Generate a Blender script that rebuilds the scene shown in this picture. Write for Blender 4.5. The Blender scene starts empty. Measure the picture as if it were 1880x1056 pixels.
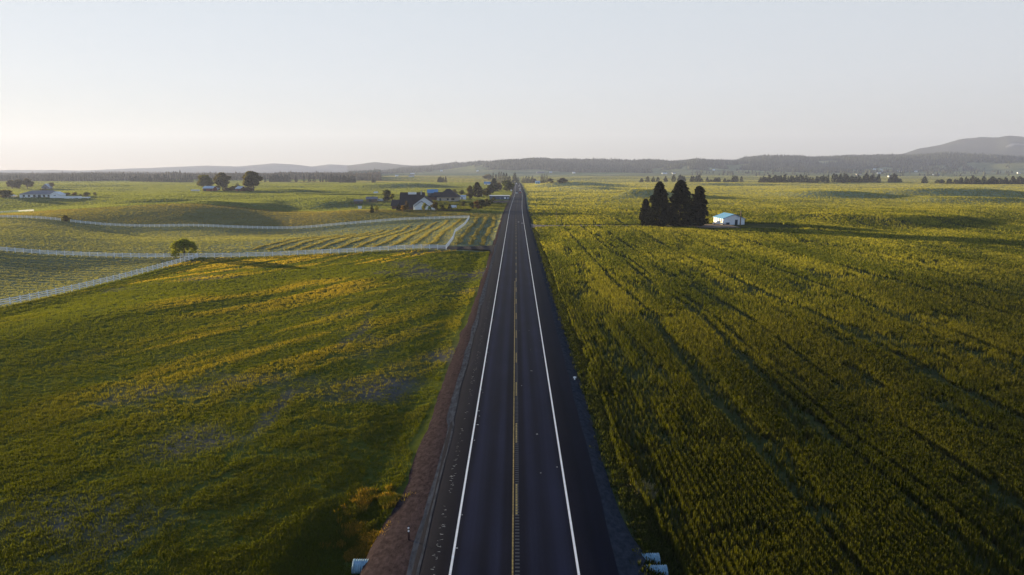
import bpy, bmesh, math, random
import numpy as np
from mathutils import Vector
R = math.radians
rng = np.random.default_rng(7)
random.seed(7)
S = bpy.context.scene
COL = S.collection

# ------------------------------------------------------------------ camera, sky, sun, exposure
CH = 22.5
F = 24.0 / 36.0 * 1880.0
PITCH = math.atan((528 - 315) / F)
YAW = math.atan(7 / F)
cam_d = bpy.data.cameras.new('camera')
cam_d.lens = 24; cam_d.sensor_width = 36; cam_d.clip_start = 0.5; cam_d.clip_end = 60000
cam = bpy.data.objects.new('camera', cam_d); COL.objects.link(cam)
cam.location = (0.06, 0, CH)
cam.rotation_euler = (math.pi / 2 - PITCH, 0, YAW)
S.camera = cam

SUN_AZ, SUN_EL = R(54.5), R(4.3)          # azimuth to the left of the road's direction
sv = Vector((-math.sin(SUN_AZ) * math.cos(SUN_EL), math.cos(SUN_AZ) * math.cos(SUN_EL), math.sin(SUN_EL)))
sl = bpy.data.lights.new('sun', 'SUN'); sl.energy = 5.0; sl.angle = R(0.5); sl.color = (1.0, 0.80, 0.47)
sun = bpy.data.objects.new('sun', sl); COL.objects.link(sun)
sun.rotation_euler = sv.to_track_quat('Z', 'Y').to_euler(); sun.location = (-60, 40, 60)

W = bpy.data.worlds.new('World'); S.world = W; W.use_nodes = True
nt = W.node_tree; bg = nt.nodes['Background']
EXPO = 2.5
sky = nt.nodes.new('ShaderNodeTexSky'); sky.sky_type = 'NISHITA'; sky.sun_disc = False
sky.sun_elevation = SUN_EL; sky.sun_rotation = -SUN_AZ
sky.altitude = 700; sky.air_density = 1.0; sky.dust_density = 0.3; sky.ozone_density = 3.0
# a thin even veil of high cloud whitens the low sky; it is laid over the clear sky by elevation
wtc = nt.nodes.new('ShaderNodeTexCoord'); wsx = nt.nodes.new('ShaderNodeSeparateXYZ'); nt.links.new(wtc.outputs['Generated'], wsx.inputs[0])
veil = nt.nodes.new('ShaderNodeValToRGB'); nt.links.new(wsx.outputs[2], veil.inputs[0])
vst = [(0.0, (.63, .60, .585)), (.05, (.68, .67, .67)), (.12, (.715, .73, .755)), (.24, (.68, .73, .775)), (.42, (.20, .31, .47)), (1.0, (.045, .12, .27))]
for k_, (p_, c_) in enumerate(vst):
    e_ = veil.color_ramp.elements[k_] if k_ < 2 else veil.color_ramp.elements.new(p_)
    e_.position = p_; e_.color = (*c_, 1)
wsc = nt.nodes.new('ShaderNodeVectorMath'); wsc.operation = 'SCALE'; wsc.inputs['Scale'].default_value = 1 / (2 ** EXPO * .10) 
# the sky opposite the sunset is lifted and bluer, filling the shaded fronts
wdt = nt.nodes.new('ShaderNodeVectorMath'); wdt.operation = 'DOT_PRODUCT'; wdt.inputs[1].default_value = (-.3, .95, 0); nt.links.new(wtc.outputs['Generated'], wdt.inputs[0])
wmr = nt.nodes.new('ShaderNodeMapRange'); wmr.interpolation_type = 'SMOOTHSTEP'; wmr.inputs[1].default_value = -.35; wmr.inputs[2].default_value = .5; nt.links.new(wdt.outputs['Value'], wmr.inputs[0])
wbk = nt.nodes.new('ShaderNodeMix'); wbk.data_type = 'RGBA'; wbk.blend_type = 'MULTIPLY'; wbk.inputs[0].default_value = 1; wbk.inputs[7].default_value = (1.08, 1.26, 1.5, 1)
nt.links.new(veil.outputs[0], wbk.inputs[6])
waz = nt.nodes.new('ShaderNodeMix'); waz.data_type = 'RGBA'; nt.links.new(wmr.outputs[0], waz.inputs[0]); nt.links.new(wbk.outputs[2], waz.inputs[6]); nt.links.new(veil.outputs[0], waz.inputs[7])
nt.links.new(waz.outputs[2], wsc.inputs[0])
wmx = nt.nodes.new('ShaderNodeMix'); wmx.data_type = 'RGBA'; wmx.inputs[0].default_value = .94
nt.links.new(sky.outputs[0], wmx.inputs[6]); nt.links.new(wsc.outputs[0], wmx.inputs[7])
nt.links.new(wmx.outputs[2], bg.inputs[0]); bg.inputs[1].default_value = 0.10

vs = S.view_settings; vs.view_transform = 'Standard'; vs.look = 'None'; vs.exposure = EXPO; vs.gamma = 1.0
S.render.engine = 'CYCLES'
cy = S.cycles
cy.max_bounces = 6; cy.diffuse_bounces = 3; cy.transmission_bounces = 4; cy.volume_bounces = 1; cy.glossy_bounces = 2
cy.use_denoising = True; cy.caustics_reflective = False; cy.caustics_refractive = False

# ------------------------------------------------------------------ helpers: noise, rays, tagging
def smooth(a, b, x):
    t = np.clip((np.asarray(x, float) - a) / (b - a), 0, 1); return t * t * (3 - 2 * t)
def _h(ix, iy, s):
    n = (ix.astype(np.int64) * 374761393 + iy.astype(np.int64) * 668265263 + s * 2147483647) & 0x7fffffff
    n = ((n ^ (n >> 13)) * 1274126177) & 0x7fffffff
    return ((n ^ (n >> 16)) & 0xffff) / 65535.0
def vnoise(x, y, s=0):
    x = np.asarray(x, float); y = np.asarray(y, float)
    ix = np.floor(x); iy = np.floor(y); fx = x - ix; fy = y - iy
    fx = fx * fx * (3 - 2 * fx); fy = fy * fy * (3 - 2 * fy)
    a = _h(ix, iy, s); b = _h(ix + 1, iy, s); c = _h(ix, iy + 1, s); d = _h(ix + 1, iy + 1, s)
    return (a + (b - a) * fx) * (1 - fy) + (c + (d - c) * fx) * fy
def fbm(x, y, s=0, o=4):
    v = 0; a = .5; t = 0
    for i in range(o):
        v = v + a * vnoise(x * 2 ** i, y * 2 ** i, s + i * 17); t += a; a *= .5
    return v / t                                            # 0..1

def pix_ray(px, py):
    u, v = (px - 940) / F, (528 - py) / F
    cp, sp = math.cos(PITCH), math.sin(PITCH)
    dx, dy, dz = u, cp + v * sp, -sp + v * cp
    c, s = math.cos(YAW), math.sin(YAW)
    return dx * c - dy * s, dx * s + dy * c, dz
def on_ray(px, py, Y):                                      # the point of the ray at forward distance Y
    d = pix_ray(px, py); t = Y / d[1]
    return 0.06 + d[0] * t, Y, CH + d[2] * t

def tag(o, label, cat, group=None, kind=None):
    if label: o['label'] = label
    if cat: o['category'] = cat
    if group: o['group'] = group
    if kind: o['kind'] = kind
    return o
def empty(name, loc, rz=0, label=None, cat=None, group=None, sc=1):
    o = bpy.data.objects.new(name, None); COL.objects.link(o)
    o.location = loc; o.rotation_euler = (0, 0, rz); o.scale = (sc,) * 3; o.empty_display_size = .5
    return tag(o, label, cat, group)
def link_mesh(name, me, mat, parent=None):
    o = bpy.data.objects.new(name, me); COL.objects.link(o)
    if mat and not me.materials: me.materials.append(mat)
    if parent: o.parent = parent
    return o
def copy_tree(o, loc, rz, sc, label=None, group=None):
    r = o.copy(); COL.objects.link(r); r.location = loc; r.rotation_euler = (0, 0, rz); r.scale = sc
    if label: r['label'] = label
    if group: r['group'] = group
    for ch in o.children:
        c = ch.copy(); COL.objects.link(c); c.parent = r
    return r

def np_mesh(name, V, faces_n, col=None, smooth_=False):
    """V (n,3) array; faces_n (m,k) index array of same-size faces."""
    me = bpy.data.meshes.new(name)
    m, k = faces_n.shape
    me.vertices.add(len(V)); me.vertices.foreach_set('co', np.ascontiguousarray(V, dtype=np.float32).ravel())
    me.loops.add(m * k); me.loops.foreach_set('vertex_index', np.ascontiguousarray(faces_n, dtype=np.int32).ravel())
    me.polygons.add(m); me.polygons.foreach_set('loop_start', np.arange(0, m * k, k, dtype=np.int32))
    me.polygons.foreach_set('loop_total', np.full(m, k, dtype=np.int32))
    if smooth_: me.polygons.foreach_set('use_smooth', np.ones(m, dtype=bool))
    if col is not None:
        a = me.attributes.new('col', 'FLOAT_COLOR', 'POINT')
        c4 = np.ones((len(V), 4), np.float32); c4[:, :3] = col
        a.data.foreach_set('color', c4.ravel())
    me.update(calc_edges=True)
    return me

class MB:                                                   # collects simple solids into ONE mesh
    def __init__(s): s.v = []; s.f = []
    def add(s, vs, fs):
        n = len(s.v); s.v += [tuple(v) for v in vs]; s.f += [tuple(i + n for i in f) for f in fs]; return s
    def box(s, x0, x1, y0, y1, z0, z1):
        return s.add([(x0,y0,z0),(x1,y0,z0),(x1,y1,z0),(x0,y1,z0),(x0,y0,z1),(x1,y0,z1),(x1,y1,z1),(x0,y1,z1)],
                     [(0,3,2,1),(4,5,6,7),(0,1,5,4),(1,2,6,5),(2,3,7,6),(3,0,4,7)])
    def tube(s, pts, rad, n=8, cap=True):
        P = [Vector(p) for p in pts]; rings = []
        for i, p in enumerate(P):
            d = (P[min(i + 1, len(P) - 1)] - P[max(i - 1, 0)]).normalized()
            a = d.orthogonal().normalized(); b = d.cross(a); r = rad[i] if hasattr(rad, '__len__') else rad
            rings.append([p + (a * math.cos(6.2832 * k / n) + b * math.sin(6.2832 * k / n)) * r for k in range(n)])
        vs = [q for r_ in rings for q in r_]; fs = []
        for i in range(len(P) - 1):
            for k in range(n):
                fs.append((i*n+k, i*n+(k+1)%n, (i+1)*n+(k+1)%n, (i+1)*n+k))
        if cap: fs += [tuple(range(n))[::-1], tuple((len(P)-1)*n + k for k in range(n))]
        return s.add(vs, fs)
    def prism(s, poly, axis, a0, a1):                       # polygon extruded along 'x' or 'y'
        n = len(poly)
        if axis == 'y': vs = [(p[0], a0, p[1]) for p in poly] + [(p[0], a1, p[1]) for p in poly]
        elif axis == 'x': vs = [(a0, p[0], p[1]) for p in poly] + [(a1, p[0], p[1]) for p in poly]
        else: vs = [(p[0], p[1], a0) for p in poly] + [(p[0], p[1], a1) for p in poly]
        fs = [tuple(range(n)), tuple(range(2*n-1, n-1, -1))] + [(i, n+i, n+(i+1)%n, (i+1)%n) for i in range(n)]
        return s.add(vs, fs)
    def build(s, name, mat, parent=None, bevel=0):
        me = bpy.data.meshes.new(name); me.from_pydata(s.v, [], s.f)
        bm = bmesh.new(); bm.from_mesh(me)
        bmesh.ops.recalc_face_normals(bm, faces=bm.faces)
        if bevel: bmesh.ops.bevel(bm, geom=list(bm.edges), offset=bevel, segments=2, affect='EDGES')
        bm.to_mesh(me); bm.free(); me.update()
        return link_mesh(name, me, mat, parent)

# ------------------------------------------------------------------ materials
def mat(name, col, rough=.8, var=0.0, scale=2.0, metal=0, spec=.3, bump=0, stretch=None):
    m = bpy.data.materials.new(name); m.use_nodes = True; t = m.node_tree
    b = t.nodes['Principled BSDF']; b.inputs['Roughness'].default_value = rough
    b.inputs['Metallic'].default_value = metal; b.inputs['Specular IOR Level'].default_value = spec
    b.inputs['Base Color'].default_value = (*col, 1)
    if var or bump:
        g = t.nodes.new('ShaderNodeNewGeometry') if False else t.nodes.new('ShaderNodeTexCoord')
        src = g.outputs['Object']
        if stretch:
            mp = t.nodes.new('ShaderNodeMapping'); mp.inputs['Scale'].default_value = stretch
            t.links.new(src, mp.inputs[0]); src = mp.outputs[0]
        n = t.nodes.new('ShaderNodeTexNoise'); n.inputs['Scale'].default_value = scale; n.inputs['Detail'].default_value = 6
        n.inputs['Roughness'].default_value = .65
        t.links.new(src, n.inputs['Vector'])
        r = t.nodes.new('ShaderNodeValToRGB')
        r.color_ramp.elements[0].position = .3; r.color_ramp.elements[1].position = .7
        r.color_ramp.elements[0].color = (*[max(0, c * (1 - var)) for c in col], 1)
        r.color_ramp.elements[1].color = (*[min(1, c * (1 + var)) for c in col], 1)
        t.links.new(n.outputs['Fac'], r.inputs[0]); t.links.new(r.outputs[0], b.inputs['Base Color'])
        if bump:
            bp = t.nodes.new('ShaderNodeBump'); bp.inputs['Strength'].default_value = bump; bp.inputs['Distance'].default_value = .05
            t.links.new(n.outputs['Fac'], bp.inputs['Height']); t.links.new(bp.outputs[0], b.inputs['Normal'])
    return m

def veg_mat(name, trans=.45, tint=(1.0, .95, .55)):
    m = bpy.data.materials.new(name); m.use_nodes = True; t = m.node_tree
    t.nodes.remove(t.nodes['Principled BSDF']); out = t.nodes['Material Output']
    a = t.nodes.new('ShaderNodeAttribute'); a.attribute_name = 'col'
    d = t.nodes.new('ShaderNodeBsdfDiffuse'); tr = t.nodes.new('ShaderNodeBsdfTranslucent')
    mul = t.nodes.new('ShaderNodeMix'); mul.data_type = 'RGBA'; mul.blend_type = 'MULTIPLY'; mul.inputs[0].default_value = 1
    mul.inputs[7].default_value = (*tint, 1)
    t.links.new(a.outputs['Color'], mul.inputs[6])
    mx = t.nodes.new('ShaderNodeMixShader'); mx.inputs[0].default_value = trans
    t.links.new(a.outputs['Color'], d.inputs[0]); t.links.new(mul.outputs[2], tr.inputs[0])
    t.links.new(d.outputs[0], mx.inputs[1]); t.links.new(tr.outputs[0], mx.inputs[2]); t.links.new(mx.outputs[0], out.inputs[0])
    return m

def ground_mat():
    m = bpy.data.materials.new('ground_cover'); m.use_nodes = True; t = m.node_tree
    b = t.nodes['Principled BSDF']; b.inputs['Roughness'].default_value = 1; b.inputs['Specular IOR Level'].default_value = 0
    a = t.nodes.new('ShaderNodeAttribute'); a.attribute_name = 'col'
    tc = t.nodes.new('ShaderNodeTexCoord')
    hs = None; last = a.outputs['Color']
    for sc, lo, hi in ((.9, .78, 1.22), (.07, .85, 1.15), (.008, .88, 1.12)):
        n = t.nodes.new('ShaderNodeTexNoise'); n.inputs['Scale'].default_value = sc; n.inputs['Detail'].default_value = 5
        t.links.new(tc.outputs['Object'], n.inputs['Vector'])
        mr = t.nodes.new('ShaderNodeMapRange'); mr.inputs[1].default_value = .3; mr.inputs[2].default_value = .7
        mr.inputs[3].default_value = lo; mr.inputs[4].default_value = hi
        t.links.new(n.outputs['Fac'], mr.inputs[0])
        mu = t.nodes.new('ShaderNodeVectorMath'); mu.operation = 'SCALE'
        t.links.new(last, mu.inputs[0]); t.links.new(mr.outputs[0], mu.inputs['Scale']); last = mu.outputs[0]
        if hs is None: hs = n
    t.links.new(last, b.inputs['Base Color'])
    bp = t.nodes.new('ShaderNodeBump'); bp.inputs['Strength'].default_value = .6; bp.inputs['Distance'].default_value = .12
    t.links.new(hs.outputs['Fac'], bp.inputs['Height']); t.links.new(bp.outputs[0], b.inputs['Normal'])
    return m

M_LEAF = veg_mat('leaf', .48, (1, .95, .5))
M_NEEDLE = veg_mat('needles', .08)
M_CROP = veg_mat('crop', .5, (1.05, 1.0, .4))
M_GRASS = veg_mat('grass', .5, (1.08, 1.0, .4))
M_GROUND = ground_mat()
M_BARK = mat('bark', (.07, .05, .035), .9, .3, 6)
M_WHITE = mat('white_vinyl', (.82, .82, .8), .5)
M_WPAINT = mat('white_siding', (.78, .78, .76), .6, .06, 1.5)
M_GLASS = mat('dark_glass', (.02, .025, .03), .08, spec=.6)
M_ROOFD = mat('dark_shingle', (.025, .022, .024), .85, .35, 1.2)
M_ROOFB = mat('blue_metal_roof', (.10, .27, .45), .45, .12, .6)
M_ROOFG = mat('grey_shingle', (.2, .19, .2), .85, .25, 1.0)
M_TIN = mat('tin_roof', (.5, .55, .6), .4, .12, .5)
M_RED = mat('red_barn_board', (.22, .07, .045), .8, .3, 1.5)
M_TAN = mat('tan_siding', (.42, .36, .28), .75, .15, 1.2)
M_BROWN = mat('brown_siding', (.1, .05, .04), .8, .3, 1.0)
M_SLATE = mat('slate_blue_siding', (.07, .1, .15), .7, .2, 1.0)
M_WOOD = mat('weathered_wood', (.14, .1, .07), .85, .3, 3)
M_TRIM = mat('dark_trim', (.03, .05, .06), .6)
M_STEEL = mat('galvanised_steel', (.26, .38, .44), .55, .3, 3, metal=.1)
M_RUBBER = mat('rubber', (.02, .02, .02), .8)
M_STONE = mat('concrete', (.4, .39, .36), .85, .2, 2)

# ------------------------------------------------------------------ the lie of the land
def road_x(y): return 3.0 * smooth(350, 760, y)
CPS = []                                                    # (x, y, z)
def cp(px, py, Y):
    x, y, z = on_ray(px, py, Y); CPS.append((x, y, z))
for px, py in ((-80,457),(0,462),(84,468),(212,474),(307,474),(363,474),(478,472),(542,469),(670,464),(821,455)): cp(px, py, 198)
for X, Y, z in ((-93,191,-2.35),(-93,165,-2.5),(-93,148,-2.5),(-93,136,-2.25),(-93,122,-1.75),(-95,100,-1.2)): CPS.append((X, Y, z))
for px, py in ((-80,400),(0,400.5),(60,401),(102,403),(115,406),(179,414),(256,417),(384,417),(478,421),(555,420),(645,413),(747,405),(862,400)): cp(px, py, 340)
for px, py in ((-60,394),(0,394),(120,386),(240,378.5),(317,374),(400,378),(480,388),(560,390),(640,386),(700,388)): cp(px, py, 425)
for px, py in ((-60,392),(0,384),(120,379),(240,374),(317,373),(400,376),(480,374),(560,376),(640,376)): cp(px, py, 520)
for px, py in ((0,366),(80,364),(160,364),(240,362),(320,362),(400,362),(480,364),(560,362)): cp(px, py, 600)
for px, py in ((0,356),(80,352),(200,352),(320,353),(420,351),(480,351),(560,352),(640,354)): cp(px, py, 790)
for px, py in ((660,384),(700,381),(760,388),(800,387)): cp(px, py, 395)
for px, py in ((680,371),(740,367),(830,370)): cp(px, py, 520)
for X, Y, z in ((-50,80,-.8),(-40,120,-.9),(-60,160,-1.5),(-50,60,-.8),(-30,60,-.6),(-120,160,-2.6),(-150,150,-2.2),(-45,250,-1.6),(-70,260,-2.5),(-110,270,-4.2),(-160,270,-3.5),
                (30,60,-.6),(60,60,-.8),(40,120,-.6),(100,120,-1.),(60,200,-.6),(150,200,-1.2),(80,280,-.3),(110,290,-.2),(160,280,-1),(60,400,0),(200,400,-1.),
                (30,600,.5),(200,600,0),(400,600,-1),(30,900,0),(300,900,0),(600,900,0),(-60,900,0),(-30,560,-.3),(-35,700,0)): CPS.append((X, Y, z))
for Y in (1250, 1500):
    for a in np.linspace(-.9, .9, 13): CPS.append((a * Y, Y, 0.0))
for Y in (30, 50): 
    for a in (-2, -1, 1, 2): CPS.append((a * Y, Y, -.8))
CPS = np.array(CPS)
def _warp(x, y):
    y = np.maximum(y, 8.0); return np.stack([x / (y + 25) / .13, np.log(y + 25) / .19], -1)
_cw = _warp(CPS[:, 0], CPS[:, 1])
_K = np.exp(-((_cw[:, None] - _cw[None]) ** 2).sum(-1)); _K[np.diag_indices(len(_K))] += .06
_cf = np.linalg.solve(_K, CPS[:, 2])
SWALES = []                                                 # crest x, y, direction of fall (deg from +x), half length, height, run
def swale(px0, py0, px1, py1, H, run, back=90.):
    a = np.array([(px0 - 947) * 1.0, 0]); 
    y0 = 28190 / (py0 - 315); y1 = 28190 / (py1 - 315)
    x0 = (px0 - 947) * (y0 * .986 + 3.8) / F; x1 = (px1 - 947) * (y1 * .986 + 3.8) / F
    c = ((x0 + x1) / 2, (y0 + y1) / 2); t = np.array([x1 - x0, y1 - y0]); L = np.hypot(*t); t = t / L
    n = np.array([t[1], -t[0]])
    if n[1] > 0: n = -n
    SWALES.append((c, t, n, L / 2, H, run, back))
swale(1630, 359, 1900, 358, 6.5, 30, 120)
swale(1450, 360, 1610, 360, 5.0, 26, 95)
swale(1462, 397, 1690, 412, 3.2, 14, 70)
swale(1690, 367, 1890, 368, 3.4, 24, 70)
swale(1140, 361, 1215, 362, 6, 28, 80)
swale(960, 341, 1130, 341, 5.0, 38, 120)
swale(1060, 347, 1120, 346.5, 3.0, 30, 90)
swale(1480, 388, 1880, 388, 1.2, 26, 60)
swale(1240, 340, 1500, 339.5, 3.0, 40, 150)
swale(345, 376, 500, 374, 2.4, 24, 80)
swale(560, 371, 660, 369, 2.5, 26, 80)
swale(380, 353, 640, 352, 3.0, 30, 120)
swale(735, 344, 790, 341, 4.5, 40, 120)
swale(200, 369, 350, 365, 2.6, 30, 100)
SKY_P = [-600,650,700,735,800,840,874,900,935,966,1000,1034,1051,1079,1160,1183,1233,1273,1300,1346,1362,1392,1433,1480,1558,1677,1731,1795,1880,2100,2600]
SKY_R = [318,317,313,308.5,303,297,294,296,292.5,291.5,291,292,293.5,292.5,294.5,293,295,292,295.5,295.5,291.5,288.5,290,291,287,286.5,284,285.5,288,290,292]
MT_P = [-900,-300,60,100,150,270,380,440,480,503,543,574,606,643,688,715,740,800,1500,1650,1677,1712,1748,1783,1819,1838,1861,1880,1960,2100,2400,3000]
MT_R = [309,307,311.5,311.5,313,309,305.5,307,303,301,303,306,302,304,299.5,302,306,312,310,290,281,276,265.5,259,258,251,247,248,254,262,280,310]
def az_px(x, y): return 947 + 1265 * x / np.maximum(y, 1.0)
def H(x, y):
    x = np.asarray(x, float); y = np.asarray(y, float); sh = np.broadcast(x, y).shape
    xf = np.broadcast_to(x, sh).ravel(); yf = np.broadcast_to(y, sh).ravel()
    z = np.zeros(xf.size); near = (yf < 1900) & (yf > -200)
    idx = np.nonzero(near)[0]
    for i0 in range(0, len(idx), 60000):
        ii = idx[i0:i0 + 60000]; w = _warp(xf[ii], yf[ii])
        d2 = ((w[:, None, 0] - _cw[None, :, 0]) ** 2 + (w[:, None, 1] - _cw[None, :, 1]) ** 2)
        z[ii] = np.exp(-d2) @ _cf
    # a gentle roll that grows away from the camera
    roll = (fbm(xf / 170 + 3, yf / 110 + 9, 5, 3) - .5) * 5.0 * smooth(330, 800, yf) + (fbm(xf / 36, yf / 36, 21, 2) - .5) * .7 * smooth(40, 120, yf)
    un, vn = xf * .81 - yf * .58, xf * .58 + yf * .81
    roll += (fbm(un / 17, vn / 60, 26, 2) - .5) * .45 * smooth(48, 90, yf) * (1 - smooth(185, 200, yf)) * smooth(12, 30, -xf) * (1 - smooth(78, 92, -xf) * .7)
    roll += (fbm(xf / 700, yf / 500, 31, 3) - .5) * 14 * smooth(1300, 2300, yf)
    z += roll
    for c, t, n, L, hh, run, back in SWALES:
        dx, dy = xf - c[0], yf - c[1]
        s = dx * t[0] + dy * t[1]; wob = (vnoise(s / 45, s * 0 + hh, 3) - .5) * run * .8
        u = dx * n[0] + dy * n[1] + wob
        p = np.where(u < 0, np.exp(-(u / back) ** 2), np.exp(-(u / run) ** 2))
        z += hh * p * np.exp(-np.abs(s / (L * 1.05)) ** 4) * (.75 + .5 * vnoise(s / 60, s * 0 + 7, 8))
    # the roadside: fields meet the verge, a ditch on both sides, the road bed itself
    xr = xf - road_x(yf); ax = np.abs(xr)
    vis = np.clip(yf, 0, 1500)
    k = smooth(11, 30 + vis * .03, ax)
    prof = np.interp(xr, [-14, -10.6, -9.3, -7.4, -5.6, 6.0, 7.4, 9.2, 10.4, 13.5], [-.5, -.68, -.62, -.42, -.3, -.3, -.42, -.72, -.78, -.6]) - .5 * np.exp(-((yf - 37.5) / 4.5) ** 2) * smooth(7.2, 9.2, ax) * (1 - smooth(10.5, 15, ax))
    z = z * k + prof * (1 - k)
    z -= 2.5 * smooth(1330, 1500, yf) * (1 - smooth(20, 120, ax))
    # wooded hills and distant mountains
    p = az_px(xf, yf); rr = np.hypot(xf, yf)
    fr = yf > 900
    crest = np.maximum(0, CH + (315 - np.interp(p, SKY_P, SKY_R)) * 4500 / F - 32)
    fold = (fbm(xf / 420, yf / 420, 77, 3) - .5)
    t = smooth(2900, 4500, yf + fold * 900)
    hz = crest * t * (1 - .75 * smooth(4600, 5500, yf)) + fold * 26 * t * (1 - smooth(4100, 4500, yf))
    mt = np.maximum(0, CH + (315 - np.interp(p, MT_P, MT_R)) * 6500 / F)
    mz = mt * smooth(5500, 6500, yf + (fbm(xf / 900, yf / 900, 91, 4) - .5) * 600) * (1 - .5 * smooth(6600, 7400, yf))
    hz = hz + 15 * smooth(1500, 3600, yf) * smooth(600, 760, p)
    z += np.where(fr, hz + mz, 0)
    return z.reshape(sh)
def Hs(x, y): return float(H(np.array([x]), np.array([y]))[0])
def at(px, py):                                             # where the ray of a photograph pixel meets the land
    d = pix_ray(px, py); ys = np.geomspace(25, 9000, 900); t = ys / d[1]
    xs = .06 + d[0] * t; zs = CH + d[2] * t; h = H(xs, ys)
    k = np.nonzero(zs <= h)[0]
    i = k[0] if len(k) else len(ys) - 1
    i = max(i, 1)
    f0, f1 = zs[i-1] - h[i-1], zs[i] - h[i]; f = f0 / (f0 - f1) if f0 != f1 else 0
    f = min(max(f, 0), 1); Y = ys[i-1] + (ys[i] - ys[i-1]) * f; x = .06 + d[0] / d[1] * Y
    return Vector((x, Y, Hs(x, Y)))
def at_y(px, Y): 
    x = .06 + pix_ray(px, 340)[0] / pix_ray(px, 340)[1] * Y
    return Vector((x, Y, Hs(x, Y)))
def mpp(Y): return (Y * .986 + 3.8) / F                     # metres per photograph pixel at that distance

# ------------------------------------------------------------------ what grows where
def forest_mask(x, y):
    p = az_px(x, y); c = fbm(x / 330 + 11, y / 330, 55, 4)
    m = (y > 3350 + 450 * (fbm(x / 600, y / 900, 15, 3) - .5) * 2) & (c < .66) & (p > 640)
    clear = ((p > 770) & (p < 900) & (y < 3950)) | ((p > 690) & (p < 800) & (y < 3200)) | ((p > 1560) & (p < 1700) & (y < 3560)) | ((p > 1150) & (p < 1260) & (y < 3500)) | ((p > 1690) & (p < 1760) & (y < 3620))
    m &= ~(clear & (fbm(x / 120, y / 120, 66, 3) > .36))
    l = (p <= 700) & (y > 1750 + 160 * (fbm(x / 300, y / 300, 18, 3) - .5) * 2) & (y < 4800) & (fbm(x / 200, y / 500, 19, 3) < .63)
    return m | l
def zone_col(x, y):
    """albedo of the land's own cover."""
    x = np.asarray(x, float); y = np.asarray(y, float); n = x.size
    c = np.empty((n, 3)); xr = x - road_x(y)
    nz = fbm(x / 14, y / 14, 41, 4); nb = fbm(x / 60, y / 60, 42, 4)
    left = xr < 0
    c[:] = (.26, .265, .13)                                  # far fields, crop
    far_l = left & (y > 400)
    c[far_l] = (.15, .19, .08)
    past = left & (x > -93) & (y < 198)
    cpz = np.array((.075, .088, .018)) + (nb[:, None] - .5) * np.array((.02, .015, .0))
    bare = smooth(.60, .76, nz * .6 + nb * .4)[:, None]
    trk = (smooth(1.2, .5, np.abs(x + 23.2 + (fbm(y / 14, y * 0 + 2, 58, 2) - .5) * 2.2)) if False else (1 - smooth(.5, 1.3, np.abs(x + 23.2 + (fbm(y / 14, y * 0 + 2, 58, 2) - .5) * 2.2))))[:, None] * (.75 * smooth(44, 52, y) * (1 - smooth(90, 125, y)) * smooth(.3, .6, vnoise(y / 13, y * 0 + 4, 59)))[:, None]
    bare = np.maximum(bare, trk)
    c[past] = (cpz * (1 - bare) + np.array((.105, .095, .085)) * bare)[past]
    stub = left & (y < 345) & ~past & (xr < -8)
    st = np.array((.17, .185, .105)) + (nb[:, None] - .5) * np.array((.06, .04, .03))
    c[stub] = st[stub]
    hay = left & (y >= 345) & (y < 435 + 30 * (nb - .5)) & (xr < -8)
    c[hay] = (np.array((.16, .15, .06)) + (nb[:, None] - .5) * np.array((.06, .02, .01)))[hay]
    lawn = left & (xr > -75) & (y > 385) & (y < 520)
    c[lawn] = (.12, .14, .035)
    crop = ~left & (y < 420)
    c[crop] = (.055, .06, .02)
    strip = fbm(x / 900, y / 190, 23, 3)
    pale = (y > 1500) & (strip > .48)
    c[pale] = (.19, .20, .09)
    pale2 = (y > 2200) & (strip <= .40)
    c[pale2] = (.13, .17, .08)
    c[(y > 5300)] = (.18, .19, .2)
    fm = forest_mask(x, y)
    c[fm] = (.03, .035, .02)
    pit = ((x - 128) / 18) ** 2 + ((y - 760) / 16) ** 2 < 1
    c[pit] = (.06, .045, .035)
    return c

# ground: one sheet, finer near the camera, out to the horizon
ang = np.concatenate([np.linspace(-180, -58, 40)[:-1], np.linspace(-58, 58, 620), np.linspace(58, 180, 40)[1:-1]])
rad = np.concatenate([[6.0], np.geomspace(12, 7600, 860)])
A, RR = np.meshgrid(np.radians(ang), rad)
gx = np.sin(A) * RR; gy = np.cos(A) * RR
gz = H(gx.ravel(), gy.ravel())
GV = np.stack([gx.ravel(), gy.ravel(), gz], -1)
na, nr = len(ang), len(rad)
i, j = np.meshgrid(np.arange(nr - 1), np.arange(na), indexing='ij'); j2 = (j + 1) % na
GF = np.stack([i * na + j, i * na + j2, (i + 1) * na + j2, (i + 1) * na + j], -1).reshape(-1, 4)
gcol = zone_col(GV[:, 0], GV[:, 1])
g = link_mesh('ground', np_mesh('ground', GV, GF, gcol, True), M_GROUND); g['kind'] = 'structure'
GROUND_LOW = float(gz.min())

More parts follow.
